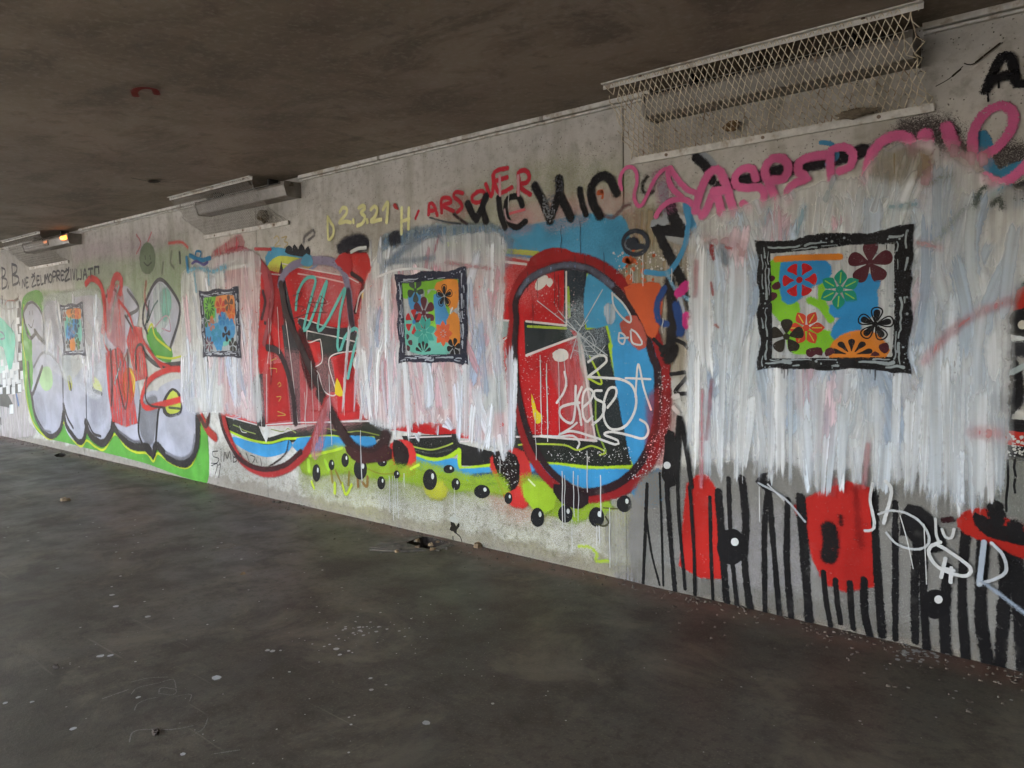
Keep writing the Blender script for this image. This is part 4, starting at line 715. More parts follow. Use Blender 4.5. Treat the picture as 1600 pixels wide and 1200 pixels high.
coat(t, 'body', [('f', 'N', '495,190 530,60 700,-60 700,330 560,330 488,330', '121114', 'stencil', 1.5, False), ('f', 'N', '480,330 600,330 700,340 700,760 480,720', '8d8c8a', 'veil', 3, False), ('f', 'N', '500,175 530,85 600,45 700,10 700,80 600,135', 'b8281c', 'stencil', 1.5, False), ('s', 'N', '505,345 550,350 640,368', 9, 'd4d8da', 'line'), ('s', 'N', '480,395 560,395 660,390', 12, '2a2b30', 'spray'), ('s', 'N', '515,470 545,560 552,670 520,740 455,690', 10, '121114', 'stencil'), ('f', 'N', '440,808 700,830 700,900 440,872', '121114', 'stencil', 1.5, False), ('f', 'N', '440,875 700,905 700,965 440,935', 'b02a20', 'stencil', 1.5, False), ('f', 'N', '440,965 700,990 700,1045 440,1030', '1a1a1d', 'spray', 2, False), ('s', 'N', '450,545 530,530 640,470', 4, 'aebcc0', 'spray'), ('f', 'N', '440,1040 700,1050 700,1400 440,1330', '8f938f', 'veil', 3, False)])
P = Paint(); P.fill(ell_px('N', 590, 253, 18, 20), paint('d4d0c4', 'stencil'), .6); P.build('white_dot', t)
P = Paint()
for x, y, L_, w in ((510, 1040, .22, 1.0), (550, 1040, .14, 1.0), (522, 740, .06, 1.4)): P = Paint(); drip(P, 'N', x, y, L_, paint('111013'), w); P.build('drip', t)
P = Paint(); P.dots(spatter('N', '455,880 620,910 620,1030 455,1010', 60, .003, .008), paint('c9c9c6', 'fresh')); P.build('flecks', t, kind='stuff')
coat(t, 'lower_band', [('f', 'Q', '765,280 800,240 860,228 930,235 1000,280 1200,370 1200,490 1000,410 900,372 790,320', 'a8231a', 'spray', 3), ('f', 'Q', '850,240 930,290 1040,330 1200,390 1200,420 1040,380 920,350 860,290', '130f11', 'spray', 2), ('s', 'Q', '962,200 966,270', 11, '131214', 'stencil'), ('s', 'Q', '1075,310 1085,360', 10, '131214', 'stencil'), ('s', 'Q', '660,270 700,265', 5, '33181c', 'spray')])

# --- whitewash brushed on behind the stencilled pictures
def patch(label, outline, tops, n, tint, wlo, whi, llo, lhi, lean, seed, group='white painted patches behind the pictures', fringe=(), veil='veil', ground='eceff4'):
    r = random.Random(seed)
    t = thing('white_paint_patch', label, 'paint patch', group=group)
    poly = px('P', outline)
    P = Paint(); P.fill(poly, paint(ground, veil), 5); P.build('base_coat', t)
    xs = [a for a, b in poly]; zs = [b for a, b in poly]
    P = Paint(); k = 0
    while k < n:
        x = r.uniform(min(xs), max(xs)); z = r.uniform(min(zs), max(zs))
        L = r.uniform(llo, lhi); a = r.gauss(lean, .17)
        dx = math.sin(a)*L/2; dz = math.cos(a)*L/2
        if not (inside((x+dx*.9, z+dz*.9), poly) and inside((x-dx*.9, z-dz*.9), poly) and inside((x, z), poly)): 
            k += .05; continue
        b = r.uniform(-.08, .08)*L
        P.stroke([(x+dx, z+dz), (x+dx*.3+b, z+dz*.3), (x-dx*.4+b, z-dz*.4), (x-dx, z-dz)], r.uniform(wlo, whi), paint(r.choice(tint), r.choice(('brush', 'brush', 'thin', 'thin', 'thin'))), flat=True, fade=(.9, 1.15), wob=.08)
        k += 1
    fringe = list(fringe); r.shuffle(fringe)
    for x0, y0, x1, y1, w in fringe:
        q = px('P', f'{x0},{y0} {(x0*.6+x1*.4)+r.uniform(-2,2)},{y0*.6+y1*.4} {x1},{y1}')
        P.stroke(q, w, paint(r.choice(tint[:4]), r.choice(('brush', 'brush', 'thin', 'thin', 'thin'))), flat=True, fade=(1.1, .9), wob=.1, w2=w*r.uniform(.3, .8))
    P.build('brush_strokes', t)
    return t
WT = ('d9dce1', 'd9dce1', 'd2d7de', 'c3c9d4', 'd3c6cd', 'b4bcca', 'cfd3d6')
r = random.Random(3)
def hang(x0, x1, step, ytop, ybot, w, rr, jy=8, dx=0):
    out = []; x = x0
    while x < x1:
        f = (x-x0)/(x1-x0)
        a = ytop[0]+(ytop[1]-ytop[0])*f; i = f*(len(ybot)-1); j = min(int(i), len(ybot)-2); b = ybot[j]+(ybot[j+1]-ybot[j])*(i-j)
        out.append((x+rr.uniform(-6, 6), a+rr.uniform(-95, 95), x+dx+rr.uniform(-13, 11), b+rr.uniform(-jy*1.8, jy*.8), w*rr.uniform(.6, 1.7))); x += step*rr.uniform(.9, 2.0)
    return out
patch('hazy lilac-white wash over the silver letters around the leftmost picture', '70,470 100,460 150,455 160,480 165,560 155,620 120,600 72,560', None, 40, ('e2e2f0', 'ecedf6', 'e8d4e2', 'd8e2f0', 'f0f2f8'), 7, 12, .25, .5, .05, 11, veil='haze')
patch('blue-topped white patch with pink streaks around the second picture from the left', '286,440 300,425 340,405 400,398 405,440 402,560 408,650 370,645 330,640 292,632 288,540', None, 40, ('eceef8', 'e6eaf6', 'eedde6', 'dfe5f4', 'e2c4d0', 'c4d2ea', 'eedce6'), 7, 14, 0.35, .7, -.02, 12,
      fringe=hang(290, 400, 5, (540, 560), (640, 645, 652, 640, 655, 658), 7, r))
t = thing('blue_smear', 'pale blue smear over the top of the blue-topped white patch', 'paint patch')
coat(t, 'smear', [('s', 'B', '70,240 120,225 180,240 240,220', 16, '6fb2d0', 'veil'), ('s', 'B', '100,250 110,330', 12, '8cc0d8', 'veil'), ('s', 'B', '160,230 165,300', 12, '7ab6d4', 'veil'), ('s', 'B', '230,215 240,280', 10, '9cc6da', 'veil'), ('s', 'B', '65,180 70,230', 8, '2f7fae', 'spray'), ('s', 'B', '80,170 130,190 170,180', 8, '2f7fae', 'spray'), ('s', 'B', '105,165 110,150 130,155 125,180', 4, '2f7fae', 'spray'), ('s', 'B', '90,205 110,195 140,210 160,200', 5, '55508c', 'spray')])
patch('large white patch with grey and pink streaks around the third picture from the left', '590,408 620,392 660,380 700,374 780,372 786,420 782,520 790,620 800,690 760,690 700,660 650,655 610,665 575,650 560,600 568,480', None, 66, ('f0f3fb', 'e8eef9', 'dee6f5', 'eaf0fa', 'eed8e2', 'c0d0ea', 'e6c4d2', 'aebfdc', 'd8aab8'), 7, 14, 0.35, .8, .02, 13,
      fringe=hang(548, 640, 4.5, (560, 590), (650, 668, 660, 690, 700), 6.5, r) + hang(640, 715, 4.5, (590, 600), (690, 665, 672, 668, 680), 6.5, r) + hang(715, 808, 4.5, (600, 610), (690, 702, 712, 720, 715), 6.5, r) + hang(585, 615, 4, (440, 420), (375, 390), 6, r))
WT4 = ('eaf0f8', 'e4ebf5', 'd8e2ee', 'eef2f8', 'bfd0e4', 'ead4e0', 'cad8ea', 'e0e8ee', 'aabdd6', 'dfbccb')
patch('widest white patch, thickly brushed around the rightmost picture', '1085,370 1120,345 1180,325 1230,312 1300,290 1345,285 1390,240 1450,232 1500,265 1570,300 1620,330 1600,420 1572,470 1568,600 1563,715 1530,745 1480,735 1420,725 1350,720 1280,730 1220,712 1140,712 1092,702 1080,600 1088,480', None, 150, WT4, 8, 17, 0.35, .8, .04, 14, veil='veil',
      fringe=hang(1086, 1200, 7, (560, 580), (740, 760, 750, 752), 6.5, r, 12) + hang(1200, 1330, 7, (600, 600), (748, 772, 778, 796, 782), 6.5, r, 13) + hang(1330, 1440, 7, (600, 600), (768, 772, 764, 788), 6.5, r, 13) + hang(1440, 1562, 7, (600, 610), (790, 804, 810, 794, 786), 7, r, 12) + hang(1180, 1440, 11, (400, 330), (335, 305, 290, 245), 6, r, 9, 14))
t = thing('blue_smear', 'blue-grey slanting smears over the top of the large streaked white patch', 'paint patch')
coat(t, 'smear', [('s', 'C', '480,640 600,520 700,400', 14, '8799b0', 'veil'), ('s', 'C', '560,560 700,470 820,380', 14, '7f94ae', 'veil'), ('s', 'C', '490,600 640,590 800,570', 12, '76859a', 'veil'), ('s', 'C', '700,440 800,420 850,470', 12, '8aa2ba', 'veil'), ('s', 'C', '800,540 830,440', 8, 'b07c8a', 'veil'), ('s', 'C', '870,600 1000,620 1150,640', 9, 'c49aa4', 'veil'), ('s', 'C', '450,690 560,650 700,640 790,655', 3.2, 'd6d8dc', 'line')])
t = thing('pink_smears', 'smears of old pink and red paint showing through the widest white patch', 'paint patch')
coat(t, 'smear', [('s', 'N', '20,470 100,370 180,290 330,190 510,115', 11, 'c48088', 'veil'), ('s', 'N', '310,880 450,890', 14, 'cf8d8e', 'veil'), ('s', 'G', '280,470 400,480 430,520', 16, 'c9a5ad', 'veil'), ('s', 'G', '240,560 235,700', 7, 'b4606a', 'veil'), ('s', 'G', '1160,480 1250,500', 8, 'c9a0a8', 'veil'), ('s', 'H', '370,80 350,300', 5, '9c4a5c', 'veil'), ('s', 'H', '335,120 330,480', 6, 'bb7c88', 'veil'), ('s', 'H', '955,320 940,480', 6, 'a85c64', 'veil'), ('s', 'H', '835,450 825,510', 5, 'c04448', 'veil'), ('s', 'M', '210,780 330,830 420,850', 20, 'cda6b2', 'veil'), ('s', 'M', '40,880 30,1000', 14, 'cfa4b0', 'veil'),
    ('s', 'S', '720,680 735,770', 6, '8c3030', 'mist'), ('s', 'S', '830,690 870,700', 4, '9c4a4a', 'mist'), ('s', 'S', '720,950 735,1040', 4, '8c3a38', 'mist'), ('s', 'S', '790,700 830,800', 12, '8f9cab', 'veil'), ('s', 'G', '350,495 360,560', 8, '7c8794', 'veil'), ('s', 'G', '320,820 330,830', 4, '8c4a40', 'mist')])
coat(t, 'bare_patch', [('f', 'G', '990,170 1030,130 1120,105 1190,130 1180,180 1090,200 1010,200', '94866c', 'veil', 5), ('s', 'M', '40,1030 120,980 220,950', 8, '6d756e', 'haze'), ('s', 'G', '1230,480 1350,340 1400,330', 8, '7c857e', 'haze'), ('s', 'M', '500,1150 540,1110 560,1180', 6, '4a504e', 'mist'), ('s', 'M', '380,1150 410,1060 440,1040', 6, '55605c', 'mist'), ('s', 'G', '660,430 690,330', 9, '8fb4c8', 'veil'), ('s', 'G', '540,340 520,400', 9, '9fbccb', 'veil'), ('s', 'G', '810,210 780,300', 9, 'b5c6d0', 'veil'), ('s', 'G', '1150,320 1050,330', 9, '9fc0cf', 'veil'), ('s', 'G', '1470,280 1510,250', 8, '7fb0c6', 'veil')])

# --- white signature, web and runs
t = letters('white_tag', 'white handwritten signature inside the big oval ring', 'line', 'dcdcdc', 3.0, [('F', '348,282 380,235 395,185 387,130'), ('F', '460,282 400,292 365,310 366,345 395,375 425,378 438,320 442,200|472,205 450,270 462,330 470,390', 3.2), ('F', '478,305 515,270 528,230 500,212 478,250 478,340 498,375 525,350'), ('F', '570,222 535,225 540,260 585,290 570,350 525,390'), ('F', '600,305 640,250 640,210 605,215 580,290 585,370 620,412 680,402 725,345 742,270 722,200 670,168 600,160 502,155|502,155 560,110 595,75 585,50 545,52 505,80')])
coat(t, 'underline', [('s', 'F', '268,445 360,448 430,445 462,478 452,505', 2.6, 'd6d6d6'), ('s', 'F', '362,440 420,405 450,380', 2.4, 'd6d6d6'), ('s', 'F', '365,436 430,422 545,455 640,487 652,468 585,438 620,425 700,440 775,458 802,425 792,385 762,365', 2.8, 'd6d6d6')], joined=True)
coat(t, 'star', [('s', 'F', '738,252 752,92 780,210 815,315', 2.4, 'd6d6d6'), ('s', 'F', '690,160 812,165', 2.4, 'd6d6d6')], joined=True)
coat(t, 'loop', [('s', 'E', '790,790 800,870 850,940 900,975 905,935 860,860 800,800', 2.2, 'c6cacf'), ('s', 'E', '835,1040 830,1090 860,1110 870,1060 845,1040|835,1080 900,1060|905,1040 920,1110 970,1110 930,1040 910,1030' .split('|')[0], 2.2, 'c6cacf'), ('s', 'E', '905,1030 915,1100 965,1115 975,1095 940,1040 910,1020', 2.2, 'c6cacf'), ('s', 'E', '830,1075 890,1070', 2.2, 'c6cacf')], joined=True)
t = thing('spider_web', 'thin white spider web lines sprayed at the centre of the oval ring', 'graffiti')
coat(t, 'thread', [('s', 'E', f'575,1040 {x},{y}', 1.3, 'bfc6cc', 'spray') for x, y in ((320,840),(730,770),(640,1190),(720,1190),(530,1200),(455,900),(680,860),(760,1180))] + [('s', 'E', '600,1080 640,1030 690,1110 610,1120 650,1060 680,1150 600,1150', 1.0, 'bfc6cc', 'spray'), ('s', 'E', '560,960 600,1000 640,960', 1.0, 'bfc6cc', 'spray'), ('s', 'F', '430,20 540,50 590,0', 1.0, 'bfc6cc', 'spray'), ('s', 'F', '380,40 400,200', 1.0, 'bfc6cc', 'spray')], joined=True)
t = thing('white_tag', 'white looping signature over the black stripes at lower right', 'lettering')
coat(t, 'letter', [('s', 'Q', '245,55 230,150 255,285 240,325 200,330', 2.6, 'c9cccf'), ('s', 'Q', '320,40 355,100 310,285', 3, 'c9cccf')], joined=True)
coat(t, 'letter', [('s', 'Q', '280,232 350,212 440,226 530,285 575,370 550,425 470,436 380,402 325,340', 2.6, 'b9bdc2', 'spray')], joined=True)
coat(t, 'letter', [('s', 'Q', '612,260 618,360 640,400', 2.2, 'c9cccf'), ('s', 'Q', '650,320 670,365 705,370 720,320', 2.4, 'c9cccf'), ('s', 'Q', '640,395 580,425 575,470 620,535 700,575 790,592 815,545 700,455 620,408', 3, 'ced1d4'), ('s', 'Q', '670,490 645,600', 3, 'ced1d4'), ('s', 'Q', '705,545 700,628', 3, 'ced1d4'), ('s', 'Q', '650,545 720,560', 2.6, 'ced1d4')], joined=True)
coat(t, 'letter', [('s', 'Q', '895,395 868,640', 4, 'a9b4c4', 'spray'), ('s', 'Q', '940,400 1005,470 1025,560 970,605 870,638', 3.2, 'bcc2ca', 'spray'), ('s', 'Q', '890,630 990,700 1140,815', 4.5, '8f9cae', 'mist')], joined=True)
coat(t, 'drip', [('s', 'Q', '405,240 445,380 482,550', .8, 'cfd2d4'), ('s', 'Q', '545,290 560,640', .8, 'cfd2d4')])
coat(t, 'arm', [('s', 'H', '545,465 640,520 720,610', 2.4, 'a9aeb6', 'spray'), ('s', 'H', '548,480 550,610', .8, 'cfd2d4'), ('s', 'H', '580,470 640,530', 2, 'b9bdc2', 'spray')])
t = thing('paint_drips', 'thin white paint drips running down below the mural and signature', 'spatter')
P = Paint()
for tl, x, y, L_ in [('F',375,620,.36),('F',388,640,.3),('F',425,860,.2),('F',432,620,.28),('F',455,640,.28),('F',565,640,.25),('F',545,890,.12),('F',560,890,.11),('F',608,800,.36),('F',270,80,.38),('F',300,90,.4),('F',360,60,.5),('F',500,520,.25),('D',515,815,.28),('D',535,815,.34),('D',550,815,.24),('D',565,830,.3),('D',608,800,.1),('D',922,890,.2),('D',335,560,.45),('D',150,420,.26),('D',230,200,.3),('D',1210,700,.1),('B',620,640,.5),('B',650,700,.3),('B',840,950,.4),('B',590,780,.3),('B',700,700,.3),('B',470,400,.4),('B',430,450,.5),('E',905,640,.06),('E',918,650,.06),('E',980,560,.12),('E',985,680,.06),('E',1163,640,.07),('E',1105,950,.08),('D',1460,60,.5),('D',1500,200,.4),('D',1430,420,.3),('C',1260,160,.1)]:
    P = Paint(); drip(P, tl, x, y, L_, paint('c6c8ca', 'fresh'), RND.uniform(.45, .8)); P.build('drip', t)
t = thing('crack_lines', 'fine dark hairline runs in the blue block and upper ring', 'marks')
P = Paint()
for tl, x, y, L_ in [('E',470,370,.16),('E',590,340,.2),('E',100,430,.06),('E',560,560,.14),('E',430,620,.24),('E',740,540,.16),('E',320,640,.18),('E',260,660,.12),('E',290,860,.16),('E',620,560,.18),('E',455,680,.2)]:
    P = Paint(); drip(P, tl, x, y, L_, paint('2a2a30', 'fresh'), .45); P.build('hairline', t)
# --- the four stencilled pictures
def side(pts, n=26):
    q = spline(pts, .01) if len(pts) > 2 else [Vector(p) for p in pts]
    d = [0]
    for i in range(1, len(q)): d.append(d[-1]+(q[i]-q[i-1]).length)
    out = []
    for k in range(n):
        s_ = d[-1]*k/(n-1); i = 0
        while i < len(d)-2 and d[i+1] < s_: i += 1
        f = (s_-d[i])/max(1e-9, d[i+1]-d[i]); out.append(q[i].lerp(q[i+1], f))
    return out
FRAME_C = Vector((-1.146, 1.582))
def loc(s): return [(a-FRAME_C.x, b-FRAME_C.y) for a, b in px('I', s)]
OUT = ['95,200 150,202 260,208 380,195 480,165 560,155 650,150 740,152 880,155 960,140 1040,115 1100,95 1200,88', '1200,88 1190,250 1200,300 1180,390 1187,480 1170,560 1187,650 1180,700 1190,760 1160,900 1155,1000 1175,1060 1180,1132',
       '1180,1132 1130,1115 1080,1125 950,1100 800,1093 700,1097 560,1107 480,1095 300,1095 220,1085 110,1107', '110,1107 115,1000 137,920 115,800 105,700 130,600 105,450 120,350 95,250 95,200']
INN = ['205,295 360,285 600,258 800,235 1065,230', '1065,230 1060,400 1062,700 1055,860 1045,1010', '1045,1010 800,1013 600,1015 380,1020 215,1020', '215,1020 217,800 210,500 205,295']
FRAME_SIDES = [(side(loc(a)), side(loc(b))) for a, b in zip(OUT, INN)]
def frame(t, c, seed, dark, light):
    r = random.Random(seed); P = Paint(); off = Vector(c)
    v = []; f = []; uv = []
    for o, i_ in FRAME_SIDES:
        n = len(v); m = len(o)
        jit = [Vector((r.uniform(-.003, .003), r.uniform(-.003, .003))) if 0 < k < m-1 else Vector((0, 0)) for k in range(m)]
        for k in range(m):
            a = o[k]+off+jit[k]; b = i_[k]+off+jit[-1-k]*.5
            v += [(a.x, a.y), ((a.x+b.x)/2, (a.y+b.y)/2), (b.x, b.y)]; uv += [(.75, 0), (0, 0), (.75, 0)]
        for k in range(m-1): f += [(n+3*k, n+3*k+1, n+3*k+4, n+3*k+3), (n+3*k+1, n+3*k+2, n+3*k+5, n+3*k+4)]
    P.lay(v, f, uv, [(p[1], p[0]) for p in v], paint(dark, 'stencil'))
    if seed == 4:
        for x, L_ in ((300, .045), (325, .03), (285, .02), (930, .05), (1060, .03), (895, .02), (1010, -.02)):
            a, z = loc(f'{x},{1095 if L_ > 0 else 235}')[0]; P.stroke([(a+c[0], z+c[1]), (a+c[0], z+c[1]-abs(L_))], .45, paint(dark))
    P.build('frame', t)
    P = Paint(); mat = paint(light, 'stencil')
    for si, (o, i_) in enumerate(FRAME_SIDES):
        m = len(o)
        for band, wlo, whi, llo, lhi in ((.60, 1.1, 2.6, 2, 8), (.36, .5, 1.9, 1, 3), (.84, .35, .7, 2, 6)):
            if si == 0 and band < .5: continue
            k = r.randint(0, 2)
            while k < m-2:
                L_ = min(r.randint(llo, lhi), m-1-k)
                if r.random() < (.85 if band == .6 else .55):
                    P.stroke([tuple(o[j].lerp(i_[j], band+r.uniform(-.05, .05))+off) for j in range(k, k+L_+1)], r.uniform(wlo, whi), mat, w2=r.uniform(.3, 1.2))
                k += L_+r.randint(1, 2)
        for _ in range(8):     # carved beads at the middle and the corner of each side
            k = (m//2 if r.random() < .6 else m-3)+r.randint(-2, 2); p = o[k].lerp(i_[k], r.uniform(.15, .8))+off
            P.dots([(p.x, p.y, r.uniform(.003, .007))], mat)
    P.build('frame_highlights', t, kind='stuff')
def petal(kind, r0, r1, a, wd):
    ca, sa = math.cos(a), math.sin(a); out = []
    prof = {'round': [(0, .12), (.25, .55), (.55, .95), (.8, 1.0), (.95, .6), (1.0, 0)], 'drop': [(0, .05), (.35, .35), (.7, .85), (.9, .85), (1.0, .25)], 'leaf': [(0, .1), (.3, .7), (.5, 1.0), (.75, .7), (1.0, 0)]}[kind]
    for k, w in prof: out.append((r0+(r1-r0)*k, w*wd))
    for k, w in prof[::-1]: out.append((r0+(r1-r0)*k, -w*wd))
    return [(u*ca-w*sa, u*sa+w*ca) for u, w in out]
def flower(t, c, x, z, R, n, col, kind='round', rot=0.0, core=None, ring=None, span=2*math.pi, stretch=1.0, r0=.22, wd=None, fin='stencil', vein=None):
    P = Paint(); cx, cz = c[0]+x, c[1]+z; mat = paint(col, fin); R *= .68; wd = wd and wd*.68
    wd = wd or {'round': .34, 'drop': .22, 'leaf': .20}[kind]*R*(6/n if n > 4 else 1)
    if kind == 'round': wd = min(wd, R*.62*math.sin(math.pi/n)*.86)
    for k in range(n):
        a = rot+span*k/n if span > 6 else rot+span*k/(n-1)
        q = [(cx+u*stretch, cz+w) for u, w in petal(kind, R*r0, R, a, wd*(.6 if ring else 1))]
        if ring:
            q2 = [(cx+u*stretch, cz+w) for u, w in petal(kind, R*r0*.8, R*1.16, a, wd*1.12)]
            P.stroke(q2, .75, paint(ring, 'line'), closed=True)
        P.fill(q, mat, .25)
        if vein: P.stroke([(cx+math.cos(a)*R*.35*stretch, cz+math.sin(a)*R*.35), (cx+math.cos(a)*R*.85*stretch, cz+math.sin(a)*R*.85)], .6, paint(vein, 'line'))
    if core: P.fill(ellipse(cx, cz, R*.17*stretch, R*.17, 12), paint(core, fin), .25)
    P.build('flower', t)
def canvas(t, c, base, blots):
    q = [tuple(Vector(p)*1.0+Vector(c)) for s_ in FRAME_SIDES for p in s_[1][::4]]
    P = Paint(); P.fill(q, paint(base, 'wash'), .5, False); P.build('canvas', t)
    for name, col, items in blots:
        for it in items:
            P = Paint()
            if it[0] == 's': P.stroke([(c[0]+a, c[1]+b) for a, b in it[1]], it[2]*.68, paint(col, 'spray'))
            else: P.fill([(c[0]+a, c[1]+b) for a, b in it[1]], paint(col, 'spray'), 3.0)
            P.build(name, t)
def Lc(tile, s, c):
    return [(a-c[0], b-c[1]) for a, b in px(tile, s)]
GRP = 'stencilled flower pictures in ornate frames'
def at(tile, x, y, c):
    a, b = px(tile, f'{x},{y}')[0]; return a-c[0], b-c[1]
# rightmost
c = (FRAME_C.x, FRAME_C.y); t = thing('painted_picture', 'rightmost stencilled picture in black ornate frame, with maroon flower in its top right corner', 'picture', group=GRP)
canvas(t, c, 'c4c8cb', [('green_blot', '7ec02e', [('f', Lc('I', '215,370 300,370 300,600 350,620 380,680 370,760 420,840 560,850 640,870 720,900 640,940 420,965 350,940 330,800 250,700 220,640', c)), ('s', Lc('I', '480,620 560,660 620,750', c), 8), ('s', Lc('I', '560,520 560,620 600,700', c), 7), ('s', Lc('I', '680,810 750,810', c), 8)]),
    ('blue_blot', '2f88c4', [('f', Lc('I', '300,375 400,360 540,360 595,400 580,460 480,500 400,580 330,620 300,560', c)), ('f', Lc('I', '860,480 940,470 910,560 920,680 860,720 800,760 800,850 700,880 650,850 690,780 740,720 660,710 640,670 720,640 800,560', c))]),
    ('orange_blot', 'd8822e', [('s', Lc('I', '245,335 400,325 560,320 685,318', c), 6.2), ('f', Lc('I', '640,960 700,890 800,860 900,860 970,930 980,1000 700,1005 640,1005', c))])])
R1 = .115
for (x, y, R, n, col, kw) in [(405, 478, .118, 6, 'b5161c', dict(kind='drop', core='a01a20', rot=0, wd=.041, r0=.36)), (893, 362, .142, 5, '4a1c26', dict(rot=.3, core='4a1c26', r0=.1, wd=.064)), (683, 545, .135, 6, '1d8a72', dict(kind='leaf', core='1d8a72', rot=.45, wd=.04, vein='8ac04a')),
                              (452, 810, .125, 6, 'c0402a', dict(kind='leaf', core='c0402a', rot=0, wd=.036, vein='c8b84a')), (315, 870, .125, 5, '241f18', dict(rot=.3, core='2a2a1c', wd=.048)), (930, 785, .098, 5, '0e0d10', dict(ring='0e0d10', rot=.2, wd=.03, core='0e0d10')), (765, 1000, .11, 5, '141013', dict(kind='drop', span=math.pi*.8, rot=math.pi*.1, r0=.3, wd=.017, stretch=1.25))]:
    flower(t, c, *at('I', x, y, c), R, n, col, **kw)
P = Paint()
for s_ in ('205,450 235,460 225,480 205,485', '215,520 260,490 272,530 235,545', '200,570 240,570 248,595 205,625', '455,965 500,950 555,950 560,1000 520,990 490,1010 460,1000', '590,960 630,950 645,980 590,1005', '960,930 1010,915 1022,960 995,985 965,960', '900,1000 930,975 960,1000'): P = Paint(); P.fill(px('I', s_), paint('4a1f28', 'stencil'), .3); P.build('petal', t)
P = Paint(); P.fill(px('I', '258,800 262,792 268,792 272,800 280,803 272,808 268,816 262,810 255,806'), paint('d0d4d4', 'line'), .2); P.build('glint', t); frame(t, c, 4, '0f0e11', '98a3aa')
# third
c = (-3.853, 1.573); t = thing('painted_picture', 'stencilled picture in dark ornate frame with aqua and maroon flowers, third from the left', 'picture', group=GRP)
canvas(t, c, 'b9c0c6', [('aqua_blot', '6cbcb0', [('f', Lc('J', '230,640 330,640 480,650 500,820 600,850 640,940 440,950 290,920 240,850', c))]), ('green_blot', '7ab83a', [('f', Lc('J', '200,290 260,280 720,255 710,285 560,290 380,320 270,380 210,390', c)), ('f', Lc('J', '450,400 520,370 540,640 500,690 450,640 490,500', c)), ('s', Lc('J', '425,340 425,400', c), 6), ('s', Lc('J', '640,500 650,640', c), 8)]),
    ('blue_blot', '4a90c8', [('f', Lc('J', '265,400 360,400 350,520 300,530', c)), ('f', Lc('J', '520,400 560,420 600,520 640,620 600,690 545,680 535,560', c))]), ('orange_blot', 'd98a3a', [('f', Lc('J', '540,290 720,260 715,490 660,480 640,350 550,330', c)), ('f', Lc('J', '650,640 700,580 735,640 745,840 690,840 660,720', c))])])
for (x, y, R, n, col, kw) in [(322, 340, .125, 5, '3a4440', dict(rot=-1.57, wd=.05, core='3a4440')), (405, 560, .165, 6, '52202c', dict(rot=.5, core='52202c', wd=.07)), (308, 650, .13, 6, 'b02a2c', dict(kind='drop', rot=.52, wd=.044, r0=.34, core='3a7fc0')), (410, 745, .165, 8, '3c9c92', dict(kind='leaf', rot=.2, wd=.036, core='3c9c92')), (595, 765, .13, 8, 'd0603a', dict(kind='leaf', rot=0, wd=.032, core='d0603a')),
                              (607, 395, .1, 5, '14141a', dict(ring='14141a', rot=.3, wd=.03)), (400, 955, .12, 5, '17141a', dict(kind='drop', span=math.pi*.75, rot=math.pi*.12, r0=.25, wd=.019)), (700, 900, .095, 6, '141216', dict(rot=.2, wd=.034, core='141216'))]:
    flower(t, c, *at('J', x, y, c), R, n, col, **kw)
P = Paint()
for s_ in ('235,770 262,790 245,820 235,815', '250,840 285,830 288,875 260,870', '240,880 268,900 260,935 240,925'): P = Paint(); P.fill(px('J', s_), paint('4a2a34', 'stencil'), .3); P.build('petal', t)
P = Paint(); P.stroke(px('J', '690,505 665,570'), 1.6, paint('d9dcde', 'brush'), flat=True); P.build('white_dash', t); frame(t, c, 5, '22263a', 'a9b2c2')
# second
c = (-6.70, 1.582); t = thing('painted_picture', 'stencilled picture in dark ornate frame with mostly blue canvas, second from the left', 'picture', group=GRP)
canvas(t, c, 'b9c4cc', [('green_blot', '74b848', [('f', Lc('L', '205,235 350,220 350,340 330,500 240,510 205,400', c))]), ('orange_blot', 'd88a50', [('f', Lc('L', '370,250 600,220 620,480 540,480 500,400 380,420', c)), ('s', Lc('L', '570,480 620,600', c), 8), ('s', Lc('L', '300,530 290,670', c), 11)]), ('blue_blot', '4a98cc', [('f', Lc('L', '230,640 400,620 430,480 480,480 500,620 600,580 620,740 560,820 480,850 420,950 370,930 320,850 230,800', c))]), ('aqua_blot', '74c2b4', [('s', Lc('L', '480,900 560,860', c), 9), ('s', Lc('L', '360,400 350,560', c), 5)])])
for (x, y, R, n, col, kw) in [(270, 365, .135, 12, '2f5a30', dict(kind='leaf', rot=.1, wd=.014, r0=.35)), (430, 370, .13, 6, 'c84a3a', dict(rot=.52, wd=.046)), (545, 320, .115, 5, '6a4a3c', dict(rot=.3, wd=.044, core='6a4a3c')), (585, 450, .1, 5, 'd06a40', dict(rot=.3, wd=.04)), (450, 540, .1, 5, '2f7fc0', dict(rot=.3, wd=.04)), (560, 650, .13, 5, '3a86c4', dict(rot=.9, wd=.05)), (370, 760, .15, 7, '2f8ab0', dict(kind='leaf', rot=.3, wd=.04)), (510, 755, .105, 4, '10101c', dict(rot=-1.4, wd=.034, core='10101c')), (405, 905, .1, 5, '3a8cc4', dict(rot=.3, wd=.04)), (265, 900, .12, 7, '6a4452', dict(kind='leaf', rot=.2, wd=.02)), (605, 915, .1, 5, '2a2c28', dict(rot=.3, wd=.038)), (230, 560, .1, 5, '3a6a3a', dict(rot=.6, wd=.036)), (300, 620, .09, 5, 'b07a6a', dict(rot=.6, wd=.034))]:
    flower(t, c, *at('L', x, y, c), R, n, col, **kw)
frame(t, c, 6, '2a2d3e', 'b4bccb'); P = Paint(); P.stroke(px('L', '235,1085 240,1130 250,1160'), 1.4, paint('2a2d3e')); P.build('drip', t)
